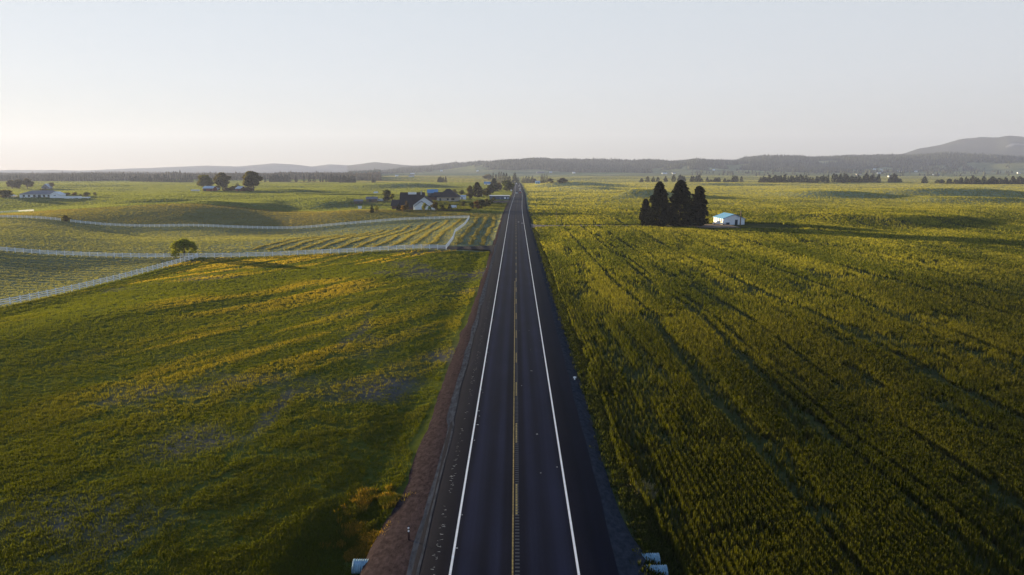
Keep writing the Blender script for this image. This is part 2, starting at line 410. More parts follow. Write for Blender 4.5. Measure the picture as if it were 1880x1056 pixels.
# ------------------------------------------------------------------ road, shoulders, drives, paint
def ribbon(name, xs, zs, y0, y1, m, step0=1.5, wob=None, col=None, kind='structure'):
    ys = [y0]
    while ys[-1] < y1: ys.append(min(y1, ys[-1] + max(step0, abs(ys[-1]) * .02)))
    ys = np.array(ys); k = len(xs); V = []
    for Y in ys:
        rx = float(road_x(Y)); dip = -2.5 * float(smooth(1330, 1500, Y))
        for q in range(k):
            w = wob(q, Y) if wob else 0
            V.append((xs[q] + rx + w, Y, zs[q] + dip))
    V = np.array(V); n = len(ys)
    a, b = np.meshgrid(np.arange(n - 1), np.arange(k - 1), indexing='ij')
    Fc = np.stack([a * k + b, a * k + b + 1, (a + 1) * k + b + 1, (a + 1) * k + b], -1).reshape(-1, 4)
    o = link_mesh(name, np_mesh(name, V, Fc), m); o['kind'] = kind
    return o
def asphalt_mat():
    m = bpy.data.materials.new('asphalt'); m.use_nodes = True; t = m.node_tree; b = t.nodes['Principled BSDF']
    tc = t.nodes.new('ShaderNodeTexCoord')
    def noise(scale, st, det=5):
        mp = t.nodes.new('ShaderNodeMapping'); mp.inputs['Scale'].default_value = st
        n = t.nodes.new('ShaderNodeTexNoise'); n.inputs['Scale'].default_value = scale; n.inputs['Detail'].default_value = det
        t.links.new(tc.outputs['Object'], mp.inputs[0]); t.links.new(mp.outputs[0], n.inputs['Vector']); return n
    streak = noise(1.6, (1, .012, 1)); blot = noise(.35, (1, .35, 1)); fine = noise(14, (1, 1, 1), 3)
    sx = t.nodes.new('ShaderNodeSeparateXYZ'); t.links.new(tc.outputs['Object'], sx.inputs[0])
    ab = t.nodes.new('ShaderNodeMath'); ab.operation = 'ABSOLUTE'; t.links.new(sx.outputs[0], ab.inputs[0])
    lane = t.nodes.new('ShaderNodeValToRGB'); lane.color_ramp.interpolation = 'EASE'
    dv = t.nodes.new('ShaderNodeMath'); dv.operation = 'DIVIDE'; dv.inputs[1].default_value = 7.0; t.links.new(ab.outputs[0], dv.inputs[0])
    t.links.new(dv.outputs[0], lane.inputs[0]); cr = lane.color_ramp
    cr.elements[0].position = 0; cr.elements[0].color = (0.0063,0.0069,0.0148,1)  # blue cast of these tones paints sky reflection into the asphalt
    cr.elements[1].position = 1; cr.elements[1].color = (0.0063,0.0065,0.0133,1)
    for p, c in ((.09, (0.0059,0.0065,0.0140,1)), (.15, (0.0124,0.0147,0.0329,1)), (.27, (0.0070,0.0082,0.0177,1)), (.41, (0.0126,0.0149,0.0338,1)), (.5, (0.0067,0.0078,0.0169,1)), (.545, (0.0054,0.0056,0.0120,1))):
        e = cr.elements.new(p); e.color = c
    last = lane.outputs[0]
    for n, lo, hi in ((streak, .78, 1.25), (blot, .85, 1.18), (fine, .75, 1.25)):
        mr = t.nodes.new('ShaderNodeMapRange'); mr.inputs[1].default_value = .3; mr.inputs[2].default_value = .7; mr.inputs[3].default_value = lo; mr.inputs[4].default_value = hi
        t.links.new(n.outputs['Fac'], mr.inputs[0]); mu = t.nodes.new('ShaderNodeVectorMath'); mu.operation = 'SCALE'
        t.links.new(last, mu.inputs[0]); t.links.new(mr.outputs[0], mu.inputs['Scale']); last = mu.outputs[0]
    t.links.new(last, b.inputs['Base Color']); b.inputs['Roughness'].default_value = .7; b.inputs['Specular IOR Level'].default_value = .04; b.inputs['Specular Tint'].default_value = (.5, .75, 1, 1)
    bp = t.nodes.new('ShaderNodeBump'); bp.inputs['Strength'].default_value = .3; bp.inputs['Distance'].default_value = .01
    t.links.new(fine.outputs['Fac'], bp.inputs['Height']); t.links.new(bp.outputs[0], b.inputs['Normal'])
    return m
M_ASPH = asphalt_mat()
M_GRAVEL = mat('brown_gravel', (.036, .027, .029), .95, .5, 3.5, spec=.0, bump=.8, stretch=(1, .6, 1))
M_GRAVELD = mat('grey_gravel', (.03, .034, .042), .95, .45, 3.0, spec=.0, bump=.8, stretch=(1, .6, 1))
M_YELLOW = mat('yellow_paint', (.27, .2, .06), .7, .45, 3.0)
M_LINE = mat('white_paint', (.78, .78, .78), .7, .12, 1.5)
M_GROOVE = mat('milled_groove', (.045, .05, .06), .8)
def edge_wob(seed, amp): return lambda q, Y: (float(fbm(np.array([Y / 9.]), np.array([seed + .5]), seed, 3)[0]) - .5) * 2 * amp
wl, wr = edge_wob(3, .25), edge_wob(6, .25)
ribbon('road', [-6.15, -5.8, -3.6, 0, 3.6, 5.8, 6.3], [-.17, -.03, -.01, .03, -.01, -.03, -.18], -60, 1480, M_ASPH,
       wob=lambda q, Y: wl(q, Y) * .5 if q <= 1 else (wr(q, Y) * .5 if q >= 5 else 0))
def gl(q, Y):
    near = float(1 - smooth(60, 150, Y)); e = float(fbm(np.array([Y / 6.]), np.array([2.2]), 12, 4)[0]) - .5
    bulge = math.exp(-((Y - 37.5) / 3.5) ** 2)
    return [-(.6 * near + e * 1.0 + .5 * bulge), -(.5 * near + e * .5 + bulge), e * .2, 0][q]
def gr(q, Y):
    e = float(fbm(np.array([Y / 6.]), np.array([4.2]), 13, 4)[0]) - .5
    bulge = math.exp(-((Y - 37.6) / 3) ** 2)
    return [0, e * .2, e * .4 + .75 * bulge, e * .6 + .45 * bulge][q]
ribbon('gravel_shoulder', [-7.7, -6.9, -6.1, -5.4], [-.62, -.26, -.09, -.06], -60, 1480, M_GRAVEL, wob=gl)
ribbon('gravel_shoulder', [5.6, 6.3, 7.0, 7.9], [-.06, -.1, -.3, -.85], -60, 1480, M_GRAVELD, wob=gr)
ribbon('gravel_edge', [-6.2, -5.95, -5.62], [-.055, -.045, -.015], -60, 420, mat('loose_chippings', (.05, .055, .066), .95, .6, 2.5, spec=0, bump=.6, stretch=(1, .3, 1)), wob=lambda q, Y: (float(fbm(np.array([Y / 7.]), np.array([q * .6]), 27, 3)[0]) - .5) * .5 + (.15 if Y < 60 else -.1))
ribbon('edge_line', [-3.72, -3.58], [-.002, -.002], -60, 1480, M_LINE)
ribbon('edge_line', [3.58, 3.72], [-.002, -.002], -60, 1480, M_LINE)
def road_z(x): return float(np.interp(x, [-5.8, -3.6, 0, 3.6, 5.8], [-.03, -.01, .03, -.01, -.03]))
def dashes(name, spans, x0, x1, m, lift, kind='structure'):
    b = MB()
    for y0, y1 in spans:
        rx = float(road_x((y0 + y1) / 2)); z0, z1 = road_z(x0) + lift, road_z(x1) + lift
        b.add([(x0 + rx, y0, z0), (x1 + rx, y0, z1), (x1 + rx, y1, z1), (x0 + rx, y1, z0)], [(0, 1, 2, 3)])
    o = b.build(name, m); o['kind'] = kind; return o
# centre rumble strip: a groove every 0.3 m, painted over by a solid line (left) and a broken line (right)
gro = []; Y = 20.
while Y < 330: gro.append((Y, Y + .17)); Y += .38
dashes('rumble_strip', gro, .03, .30, M_GROOVE, .004)
solid = []; Y = 10.
while Y < 140:
    solid.append((Y, Y + .30)); Y += .38 
dashes('centre_line', solid, -.15, -.06, M_YELLOW, .008)
dashes('centre_line', [(Y, Y + .06) for Y in np.arange(10.31, 140, .38)], -.15, -.07, M_YELLOW, .008)
brk = []
Y0 = 30.
while Y0 < 900:
    Y = Y0
    while Y < Y0 + 4.4:
        brk.append((Y, Y + .26)); Y += .38
    Y0 += 12.2
dashes('passing_line', brk, .06, .19, M_YELLOW, .012)
fl = []
b = MB(); rr_ = random.Random(5)
for k in range(150):                                         # scuffs along the shoulder's rumble strip
    Y = 34 + 90 * rr_.random() ** 1.6; x = -4.65 + rr_.uniform(-.16, .16); a = rr_.uniform(.04, .12); c = rr_.uniform(.012, .03); s = rr_.uniform(-.06, .06)
    b.add([(x - a, Y - s, -.013), (x + a, Y + s, -.010), (x + a * .8, Y + s + c * 2, -.010), (x - a * .7, Y - s + c, -.013)], [(0, 1, 2, 3)])
for k in range(26):
    Y = 36 + 70 * rr_.random(); x = rr_.choice((-3.45, -3.4, 3.3, 1.9, .6)) + rr_.uniform(-.1, .1); a = rr_.uniform(.04, .1)
    b.add([(x - a, Y - a, road_z(x) + .006), (x + a, Y - a * .6, road_z(x) + .006), (x + a * .5, Y + a, road_z(x) + .006), (x - a, Y + a * .7, road_z(x) + .006)], [(0, 1, 2, 3)])
for x, Y in ((1.2, 309), (2.9, 302), (.3, 322)):
    b.add([(x - .5, Y - 1, .02), (x + .5, Y - 1, .02), (x + .4, Y + 1, .02), (x - .4, Y + 1.2, .02)], [(0, 1, 2, 3)])
o = b.build('road_scuffs', mat('pale_scuff', (.3, .32, .33), .8)); o['kind'] = 'stuff'

def patch(name, poly, m, lift, n=24, kind='structure'):      # a sheet draped over the land between two edge polylines
    L, Rr = poly; V = []
    for q in range(n + 1):
        t = q / n
        a = np.array([np.interp(t, np.linspace(0, 1, len(L)), [p[k] for p in L]) for k in (0, 1)])
        c = np.array([np.interp(t, np.linspace(0, 1, len(Rr)), [p[k] for p in Rr]) for k in (0, 1)])
        for s in np.linspace(0, 1, 7):
            p = a + (c - a) * s; p = p + (rng.random(2) - .5) * .5 * (s in (0., 1.)); V.append((p[0], p[1], 0))
    V = np.array(V); V[:, 2] = np.maximum(H(V[:, 0], V[:, 1]), -.32 if 'drive' in name else -99) + lift
    a, b_ = np.meshgrid(np.arange(n), np.arange(6), indexing='ij')
    Fc = np.stack([a * 7 + b_, a * 7 + b_ + 1, (a + 1) * 7 + b_ + 1, (a + 1) * 7 + b_], -1).reshape(-1, 4)
    o = link_mesh(name, np_mesh(name, V, Fc), m); o['kind'] = kind; return o
M_DRIVE = mat('dark_gravel', (.022, .02, .024), .95, .4, 2.5, spec=.1, bump=.5)
M_DIRT = mat('pale_dirt', (.16, .13, .11), .95, .3, 1.5, spec=.1, bump=.4)
M_DIRT2 = mat('brown_dirt', (.3, .2, .12), .95, .3, 1.0, spec=.1, bump=.4)
patch('gravel_drive', ([(-25, 200.5), (-12, 201), (-8, 199), (-6.4, 188)], [(-25, 208), (-12, 210), (-8, 211.5), (-6.4, 216)]), M_DRIVE, .14)
patch('dirt_drive', ([(6.2, 278), (9, 284), (14, 286.5), (22, 288), (60, 287), (84, 285)], [(6.2, 302), (9, 296), (14, 293.5), (22, 293), (60, 292), (84, 291)]), M_DIRT, .14, 60)
patch('dirt_yard', ([(76, 283), (84, 281), (92, 280)], [(76, 297), (84, 299), (92, 296)]), M_DIRT2, .2)
patch('car_park', ([(-25, 515), (-15, 512), (-5, 510)], [(-25, 545), (-15, 548), (-5, 552)]), M_DRIVE, .16)

# ------------------------------------------------------------------ plant cover: blades
def blades(name, P, h, w, nb, col, m, lean=.35, kind='stuff', jit=.25, tip=None, bw=.3):
    n = len(P); bw = np.repeat(np.broadcast_to(bw, n), nb); P = np.repeat(P, nb, 0); h = np.repeat(h, nb) * rng.uniform(.55, 1.1, n * nb); w = np.repeat(w, nb)
    N = n * nb; c = np.repeat(col, nb, 0) * rng.uniform(1 - jit, 1 + jit, (N, 1))
    th = rng.uniform(0, 6.2832, N); rd = np.sqrt(rng.random(N)) * w * .5
    ox, oy = np.cos(th) * rd, np.sin(th) * rd
    ph = rng.uniform(0, 6.2832, N); hw = w * bw * rng.uniform(.6, 1.2, N) * .5
    bx, by = np.cos(ph) * hw, np.sin(ph) * hw
    lx, ly = np.cos(th) * h * lean * rng.random(N) + .05 * h, np.sin(th) * h * lean * rng.random(N)
    V = np.empty((N, 4, 3))
    V[:, 0] = P + np.stack([ox - bx, oy - by, -.06 * np.ones(N)], -1)
    V[:, 1] = P + np.stack([ox + bx, oy + by, -.06 * np.ones(N)], -1)
    V[:, 2] = P + np.stack([ox + bx * .75 + lx, oy + by * .75 + ly, h * .94], -1)
    V[:, 3] = P + np.stack([ox - bx * .45 + lx, oy - by * .45 + ly, h], -1)
    C = np.repeat(c[:, None], 4, 1)
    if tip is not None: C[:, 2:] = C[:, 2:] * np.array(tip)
    Fc = np.arange(N * 4).reshape(N, 4)
    o = link_mesh(name, np_mesh(name, V.reshape(-1, 3), Fc, C.reshape(-1, 3)), m)
    if kind: o['kind'] = kind
    return o
def scatter(n, r0, r1, a0, a1, pw=1.0):
    u = rng.random(n)
    y = np.exp(np.log(r0) + (np.log(r1) - np.log(r0)) * u ** pw)
    a = rng.uniform(a0, a1, n); return a * (y + 12), y

# right: the standing crop
xa, ya = scatter(390000, 26, 320, -.02, .86, .95); xb, yb = scatter(150000, 320, 2600, -.02, .86)
x, y = np.concatenate([xa, xb]), np.concatenate([ya, yb])
rowed = y < 240
x = np.where(rowed, np.round((x - .1) / .48) * .48 + .1 + (fbm(y / 20, y * 0 + 5, 91, 2) - .5) * .8 + rng.normal(0, .06, len(x)), x)
xr = x - road_x(y)
edge = 8.4 + (fbm(y / 8, y * 0 + 3, 5, 3) - .5) * 1.6 + 1.6 * np.exp(-((y - 38) / 6) ** 2)
keep = xr > edge
wig = (fbm(y / 55, y * 0 + 1.5, 9, 2) - .5) * 3
for tx, wd in ((20.5, .9), (28, 1.0), (29.9, .7), (35, .8), (47, 1.4), (61, 1.2), (78, 1.5), (97, 1.6), (120, 1.8), (150, 2.2), (190, 2.5)):
    hole = (np.abs(x + wig - tx) < wd * (.12 + .75 * vnoise(y / 16, y * 0 + tx, 4))) & (y < 330)
    keep &= ~(hole & (rng.random(len(x)) < .9))
gap = fbm(x / 2.6, y / 15, 14, 3); keep &= ~((gap > .63 + .1 * smooth(100, 250, y)) & (y < 300) & (rng.random(len(x)) < .8))
gap2 = fbm(x / 7, y / 5, 24, 3); keep &= ~((gap2 > .68) & (y < 300) & (rng.random(len(x)) < .7))
keep &= ~((np.abs(y - 290.5) < 3.4 + 1.5 * (x < 14)) & (x < 84)) & ~((np.abs(x - 95) < 21) & (np.abs(y - 287) < 14))
keep &= ~forest_mask(x, y)
x, y = x[keep], y[keep]
P = np.stack([x, y, H(x, y)], -1)
lush = fbm(x / 22, y / 60, 34, 4); dist = y
hh = (.55 + .35 * lush) * (1 - .3 * smooth(400, 900, y)) * rng.uniform(.8, 1.15, len(x))
ww = np.maximum(.13, np.minimum(y * .003 - .25, 3.2))
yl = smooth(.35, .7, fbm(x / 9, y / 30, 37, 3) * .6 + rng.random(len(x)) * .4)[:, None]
yl = yl * (.25 + .75 * smooth(45, 150, y + 40 * fbm(x / 30, y / 30, 71, 2))[:, None])  # fewer yellow seed heads nearby, which also deepens the painted foreground darkening
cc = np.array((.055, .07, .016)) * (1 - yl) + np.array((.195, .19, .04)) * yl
fore_light = smooth(40, 190, y + 50 * (fbm(x / 40, y / 40, 72, 2) - .5) - x * .25)[:, None]; cc = cc * (.58 + .78 * fore_light)  # crop colour darkens toward the camera, a foreground vignette painted in
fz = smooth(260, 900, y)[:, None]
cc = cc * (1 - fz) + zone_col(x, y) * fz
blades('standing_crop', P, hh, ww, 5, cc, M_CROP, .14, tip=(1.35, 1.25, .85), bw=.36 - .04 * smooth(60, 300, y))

# left: pasture, stubble, far fields
x, y = scatter(480000, 26, 2600, -.90, .02, 1.15)
xr = x - road_x(y)
edge = -8.9 + (fbm(y / 7, y * 0 + 8, 25, 3) - .5) * 1.6 - .3 * np.exp(-((y - 37) / 4) ** 2) + .45 * smooth(44, 60, y) + .85 * smooth(70, 160, y)
past = (x > -93) & (y < 198)
nz = fbm(x / 14, y / 14, 41, 4) * .6 + fbm(x / 60, y / 60, 42, 4) * .4
tuft = fbm(x / 2.2, y / 2.2, 47, 3)
streak = fbm((x * .86 - y * .5) / 3.2, (x * .5 + y * .86) / 30, 48, 4)
keep = (xr < edge)
keep &= ~(past & (rng.random(len(x)) < smooth(.54, .72, nz) * .6)) & ~(past & (tuft > .64) & (rng.random(len(x)) < .6))
track = np.abs(x + 23.2 + (fbm(y / 14, y * 0 + 2, 58, 2) - .5) * 2.2) < 1.1 * vnoise(y / 12, y * 0 + 4, 59); keep &= ~(track & (y < 125) & past & (rng.random(len(x)) < .6))
stub = (y < 435) & ~past
keep &= ~(stub & (rng.random(len(x)) < np.where(y < 340, .7, .35)))
keep &= ~((y > 199) & (y < 211) & (x > -26)) & ~((y > 508) & (y < 552) & (x > -26))
keep &= ~forest_mask(x, y)
x, y, past, stub, nz, streak, tuft = [q[keep] for q in (x, y, past, stub, nz, streak, tuft)]
P = np.stack([x, y, H(x, y)], -1)
hh = np.where(past, .11 + .07 * smooth(.3, .7, streak) + .03 * (1 - tuft), np.where(stub, .10 + .08 * streak, .4)) * rng.uniform(.7, 1.25, len(x))
ww = np.maximum(.34, np.minimum(y * .0042, 6))
seed = (smooth(.44, .62, streak) * smooth(.30, .52, fbm(x / 40, y / 40, 49, 2)) * smooth(50, 115, y))[:, None]  # golden seed-head streaks, also painted in for sunlit crests
cg = np.array((.082, .101, .016)) * (.85 + .45 * smooth(38, 130, y + 40 * (fbm(x / 30, y / 30, 73, 2) - .5)))[:, None] * (1 - seed) + np.array((.36, .29, .05)) * seed  # grass colour dimmed toward the camera to imitate the darker foreground light
zc = zone_col(x, y)
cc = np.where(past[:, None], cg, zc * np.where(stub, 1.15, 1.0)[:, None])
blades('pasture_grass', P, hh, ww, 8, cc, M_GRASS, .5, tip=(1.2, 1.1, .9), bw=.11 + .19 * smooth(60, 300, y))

# verge weeds: yellow ones left of the near shoulder, rank dark grass on the right
n = 3600
y = 38.5 + 9 * rng.random(n); x = -10.0 + rng.normal(0, .75, n) + (y - 40) * .04
kk = fbm(x / 1.1, y / 1.6, 61, 3) > .47
x, y = x[kk], y[kk]
P = np.stack([x, y, H(x, y) + .02], -1); yl = rng.random((len(x), 1)) * smooth(.4, .65, fbm(x / .8, y / .9, 63, 2))[:, None] * 1.3
blades('yellow_weeds', P, np.full(len(x), .3), np.full(len(x), .30), 7, np.array((.08, .085, .015)) * (1 - yl) + np.array((.26, .16, .03)) * yl, M_GRASS, .6, bw=.13)
n = 16000
y = np.exp(rng.uniform(np.log(30), np.log(280), n)); x = 8.55 + rng.normal(0, .55, n) + .3 * np.exp(-((y - 39) / 6) ** 2) - .5 * smooth(60, 150, y)
P = np.stack([x, y, H(x, y)], -1)
blades('verge_grass', P, rng.uniform(.15, .5, n), np.maximum(.3, y * .003), 6, np.array((.045, .055, .014)) * rng.uniform(.7, 1.3, (n, 1)), M_GRASS, .6)

# ------------------------------------------------------------------ hay windrows
def windrow_pts(pts, wob=.5, seed=0):
    L = np.array(pts, float); seg = np.hypot(*(np.diff(L, axis=0)).T); t = np.concatenate([[0], np.cumsum(seg)])
    n = int(t[-1] * 7); s = rng.uniform(0, t[-1], n)
    x = np.interp(s, t, L[:, 0]); y = np.interp(s, t, L[:, 1])
    dx = np.gradient(L[:, 0], t) if len(t) > 1 else 0
    w = (fbm(s / 9, s * 0 + seed, seed, 3) - .5) * 2 * wob
    return x + w + rng.normal(0, .27, n), y + rng.normal(0, .3, n)
def windrow(name, pts, seed, label, group, hgt=.32):
    x, y = windrow_pts(pts, .9, seed); P = np.stack([x, y, H(x, y)], -1)
    n = len(x); c = np.array((.24, .215, .09)) * rng.uniform(.7, 1.25, (n, 1))
    o = blades(name, P, np.full(n, hgt), np.full(n, .7), 5, c, M_GRASS, .9, None, bw=.45)
    tag(o, label, 'hay windrow', group)
GR = 'hay windrows raked in rows beside the road'
names = ['nearest the white fence', 'second from the roadside fence', 'third from the roadside fence', 'fourth from the roadside fence', 'fifth from the roadside fence',
         'sixth from the roadside fence', 'seventh from the roadside fence', 'eighth from the roadside fence', 'ninth from the roadside fence', 'tenth from the roadside fence', 'last clear one before the mown bars']
for k in range(11):
    X = -27.5 - k * 5.6; e = 203 + k * 1.2; f = 336 - k * 4.2
    windrow('hay_windrow', [(X, e), (X + .6, e + 25), (X - 1.2, (e + f) / 2), (X + .5, f)], 100 + k, 'yellow hay windrow in the fenced paddock, ' + names[k], GR)
for k, nm in enumerate(('beside the asphalt', 'between the two other roadside rows', 'beside the paddock fence')):
    X = -10.6 - k * 4.0
    windrow('hay_windrow', [(X, 216), (X - .5, 250), (X + .5, 300), (X - .6, 352)], 130 + k, 'loose hay windrow on the roadside strip, ' + nm, GR)
xs, ys = [], []
for k in range(38):                                          # the faint bars of cut hay in the west paddocks
    Y = 203.5 + k * 3.55
    a = windrow_pts([(-94 - abs(k - 18) * .9, Y + 2), (-160, Y + 3), (-300, Y + 9)], .8, 160 + k); xs.append(a[0]); ys.append(a[1])
for k in range(26):
    Y = 195 - k * 3.7
    a = windrow_pts([(-96, Y - 1), (-150, Y + 2), (-190, Y + 4)], .8, 190 + k); xs.append(a[0]); ys.append(a[1])
x = np.concatenate(xs); y = np.concatenate(ys); P = np.stack([x, y, H(x, y)], -1)
blades('mown_hay', P, np.full(len(x), .13), np.full(len(x), .5), 4, np.array((.23, .24, .13)) * rng.uniform(.7, 1.2, (len(x), 1)), M_GRASS, .9, 'stuff', bw=.45)

# ------------------------------------------------------------------ white rail fences
post_mb = MB(); post_mb.box(-.075, .075, -.075, .075, -.3, 1.36)
post_mb.add([(-.1, -.1, 1.36), (.1, -.1, 1.36), (.1, .1, 1.36), (-.1, .1, 1.36), (0, 0, 1.46)], [(0, 1, 4), (1, 2, 4), (2, 3, 4), (3, 0, 4), (3, 2, 1, 0)])
_tmp = post_mb.build('post', M_WHITE); POST = _tmp.data; bpy.data.objects.remove(_tmp)
def fence(pts, label, spacing=2.44, group='white rail fences round the paddocks'):
    L = np.array(pts, float); seg = np.hypot(*(np.diff(L, axis=0)).T); t = np.concatenate([[0], np.cumsum(seg)])
    n = max(2, int(round(t[-1] / spacing)) + 1); s = np.linspace(0, t[-1], n)
    X = np.interp(s, t, L[:, 0]); Y = np.interp(s, t, L[:, 1]); Z = H(X, Y)
    root = empty('white_fence', (X[0], Y[0], Z[0]), 0, label, 'fence', group)
    O = np.array((X[0], Y[0], Z[0]))
    order = np.argsort(np.hypot(X, Y)); solo = set(order[:100].tolist()); rest = MB()
    for k in range(n):
        d = (X[min(k + 1, n - 1)] - X[max(k - 1, 0)], Y[min(k + 1, n - 1)] - Y[max(k - 1, 0)]); a = math.atan2(d[1], d[0])
        if k in solo:
            p = bpy.data.objects.new('post', POST); COL.objects.link(p); p.parent = root
            p.location = (X[k] - O[0], Y[k] - O[1], Z[k] - O[2]); p.rotation_euler = (0, 0, a)
        else:
            q = (X[k] - O[0], Y[k] - O[1], Z[k] - O[2]); rest.box(q[0] - .075, q[0] + .075, q[1] - .075, q[1] + .075, q[2] - .3, q[2] + 1.42)
    if rest.v:
        o = rest.build('post', M_WHITE, root); o['kind'] = 'stuff'
    for zz in (.42, .80, 1.18):
        b = MB(); 
        for k in range(n - 1):
            p0 = np.array((X[k], Y[k], Z[k])) - O; p1 = np.array((X[k+1], Y[k+1], Z[k+1])) - O
            d = p1[:2] - p0[:2]; d = d / np.hypot(*d); nn = np.array((-d[1], d[0])) * .028
            vs = []
            for p in (p0, p1):
                for sx, sz in ((-1, -.085), (1, -.085), (1, .085), (-1, .085)):
                    vs.append((p[0] + nn[0] * sx, p[1] + nn[1] * sx, p[2] + zz + sz))
            b.add(vs, [(0, 1, 5, 4), (1, 2, 6, 5), (2, 3, 7, 6), (3, 0, 4, 7), (3, 2, 1, 0), (4, 5, 6, 7)])
        b.build('rail', M_WHITE, root)
    return root
fence([(-97, 92), (-93.5, 125), (-93, 160), (-93, 197.4)], 'white three-rail fence along the left edge of the green pasture, running away to the willow')
fence([(-93, 198), (-20.5, 200)], 'white three-rail fence between green pasture and raked hay, from the willow to the roadside corner')
fence([(-175, 200.5), (-93.4, 198.4)], 'white three-rail fence across the mown hay left of the willow')
fence([(-20.5, 200.8), (-21.3, 232), (-23.2, 262), (-22.2, 300), (-23, 339.4)], 'white fence seen nearly end on, running beside the highway past the raked hay')
fence([(-222, 340), (-150, 340), (-23.2, 340)], 'long far white fence dipping across the hay field to the roadside corner')
fence([(-300, 341), (-262, 341), (-227, 340)], 'far white fence at the left edge of the view, ending at a small bush')
e0, e1, e2 = on_ray(-25, 367, 490), on_ray(30, 371, 480), on_ray(61, 378, 455)
fence([(e0[0], e0[1]), (e1[0], e1[1]), (e2[0], e2[1])], 'short curved white fence below the white ranch house')

# ------------------------------------------------------------------ trees
def crown_mesh(name, clumps, nleaf, leaf, col, jit=.35, inner=.35):
    """leaf quads through the volume of many clumps; clumps: (cx,cy,cz,rx,ry,rz)."""
    C = np.array(clumps); vol = C[:, 3] * C[:, 4] * C[:, 5]; pr = (vol ** .7) / (vol ** .7).sum()
    k = rng.choice(len(C), nleaf, p=pr); u = rng.normal(size=(nleaf, 3)); u /= np.linalg.norm(u, axis=1)[:, None]
    r = (inner + (1 - inner) * rng.random(nleaf)) ** .6
    P = C[k, :3] + u * C[k, 3:] * r[:, None] * rng.uniform(.85, 1.12, (nleaf, 1))
    t = rng.normal(size=(nleaf, 3)); t /= np.linalg.norm(t, axis=1)[:, None]
    q = np.cross(t, rng.normal(size=(nleaf, 3))); q /= np.linalg.norm(q, axis=1)[:, None]
    s = leaf * rng.uniform(.6, 1.4, (nleaf, 1))
    V = np.stack([P - t * s, P - q * s * .55, P + t * s, P + q * s * .55], 1)
    tone = rng.uniform(1 - jit, 1 + jit, (len(C), 1))[k] * rng.uniform(.75, 1.25, (nleaf, 1))
    cc = np.repeat((np.array(col) * tone)[:, None], 4, 1)
    return np_mesh(name, V.reshape(-1, 3), np.arange(nleaf * 4).reshape(-1, 4), cc.reshape(-1, 3))
def broadleaf(h, w, trunk=.18, n=10, nleaf=2200, leaf=.28, col=(.05, .065, .015), flat=1.0, seed=0, low=.0):
    r = random.Random(seed); cl = []
    for k in range(n):
        a = r.uniform(0, 6.28); z = r.uniform(trunk + .12 - low, .9); ring = math.sin(math.pi * min(1, (z - trunk + .1) / (1.05 - trunk))) ** .7
        d = r.uniform(.25, .8) * w * .5 * ring
        s = r.uniform(.18, .30)
        cl.append((math.cos(a) * d, math.sin(a) * d, z * h, s * w * .8, s * w * .8, s * h * .55 * flat))
    cl.append((0, 0, h * .62, w * .28, w * .28, h * .25)); cl.append((0, 0, h * .88, w * .16, w * .16, h * .11))
    cm = crown_mesh('crown', cl, nleaf, leaf, col)
    b = MB(); tr = max(.1, w * .035)
    b.tube([(0, 0, -.4), (0.02 * w, 0, h * .2), (0, .02 * w, h * .45), (0, 0, h * .75)], [tr * 1.3, tr, tr * .75, tr * .25], 7)
    for c in cl[:6]: b.tube([(0, 0, h * (.2 + .2 * r.random())), (c[0] * .5, c[1] * .5, c[2] * .75), (c[0], c[1], c[2])], [tr * .5, tr * .35, tr * .12], 5)
    return cm, b
def conifer(h, w, nleaf=1600, leaf=.3, col=(.022, .03, .014), seed=0, base=.06, taper=.85, ragged=.3):
    r = np.random.default_rng(seed); n = nleaf
    z = 1 - np.sqrt(r.random(n)) * (1 - base) if taper > .7 else base + (1 - base) * r.random(n)
    a = r.uniform(0, 6.2832, n); side = 1
    kz = np.floor(z * max(9, h / 1.0)).astype(int); T = r.random((kz.max() + 1, 8)); sh = r.random(kz.max() + 1) * 8
    lobe = 1 + ragged * 2.2 * (T[kz, np.floor(a / 6.2832 * 8 + sh[kz]).astype(int) % 8] - .5)
    prof = np.clip((1 - z) / (1 - base), 0, 1) ** taper * np.clip((z - base * .3) / (.12), .45, 1)
    rad_ = .5 * w * prof * np.clip(lobe, .3, 1.3) * side * np.sqrt(.12 + .88 * r.random(n))
    P = np.stack([np.cos(a) * rad_, np.sin(a) * rad_, z * h - rad_ * .18], -1)
    d = np.stack([np.cos(a), np.sin(a), -.35 + .25 * r.normal(size=n)], -1) + r.normal(size=(n, 3)) * .25; d /= np.linalg.norm(d, axis=1)[:, None]
    q = np.cross(d, r.normal(size=(n, 3))); q /= np.linalg.norm(q, axis=1)[:, None]; s = leaf * r.uniform(.6, 1.5, (n, 1))
    V = np.stack([P - d * s * .6, P - q * s * .4, P + d * s, P + q * s * .4], 1)
    c = np.repeat((np.array(col) * r.uniform(.6, 1.5, (n, 1)))[:, None], 4, 1)
    cm = np_mesh('crown', V.reshape(-1, 3), np.arange(n * 4).reshape(-1, 4), c.reshape(-1, 3))
    b = MB(); b.tube([(0, 0, -.4), (0, 0, h * .5), (0, 0, h * .97)], [w * .045, w * .03, .03], 7)
    return cm, b
def plant_tree(name, cm, tb, loc, label, cat='tree', group=None, leafmat=None, rz=0):
    root = empty(name, loc, rz, label, cat, group)
    link_mesh('crown', cm, leafmat or M_LEAF, root); tb.build('trunk', M_BARK, root); return root
def size(px, base, top, wpx):
    p = at(px, base); k = mpp(p.y); return p, (base - top) * k, wpx * k

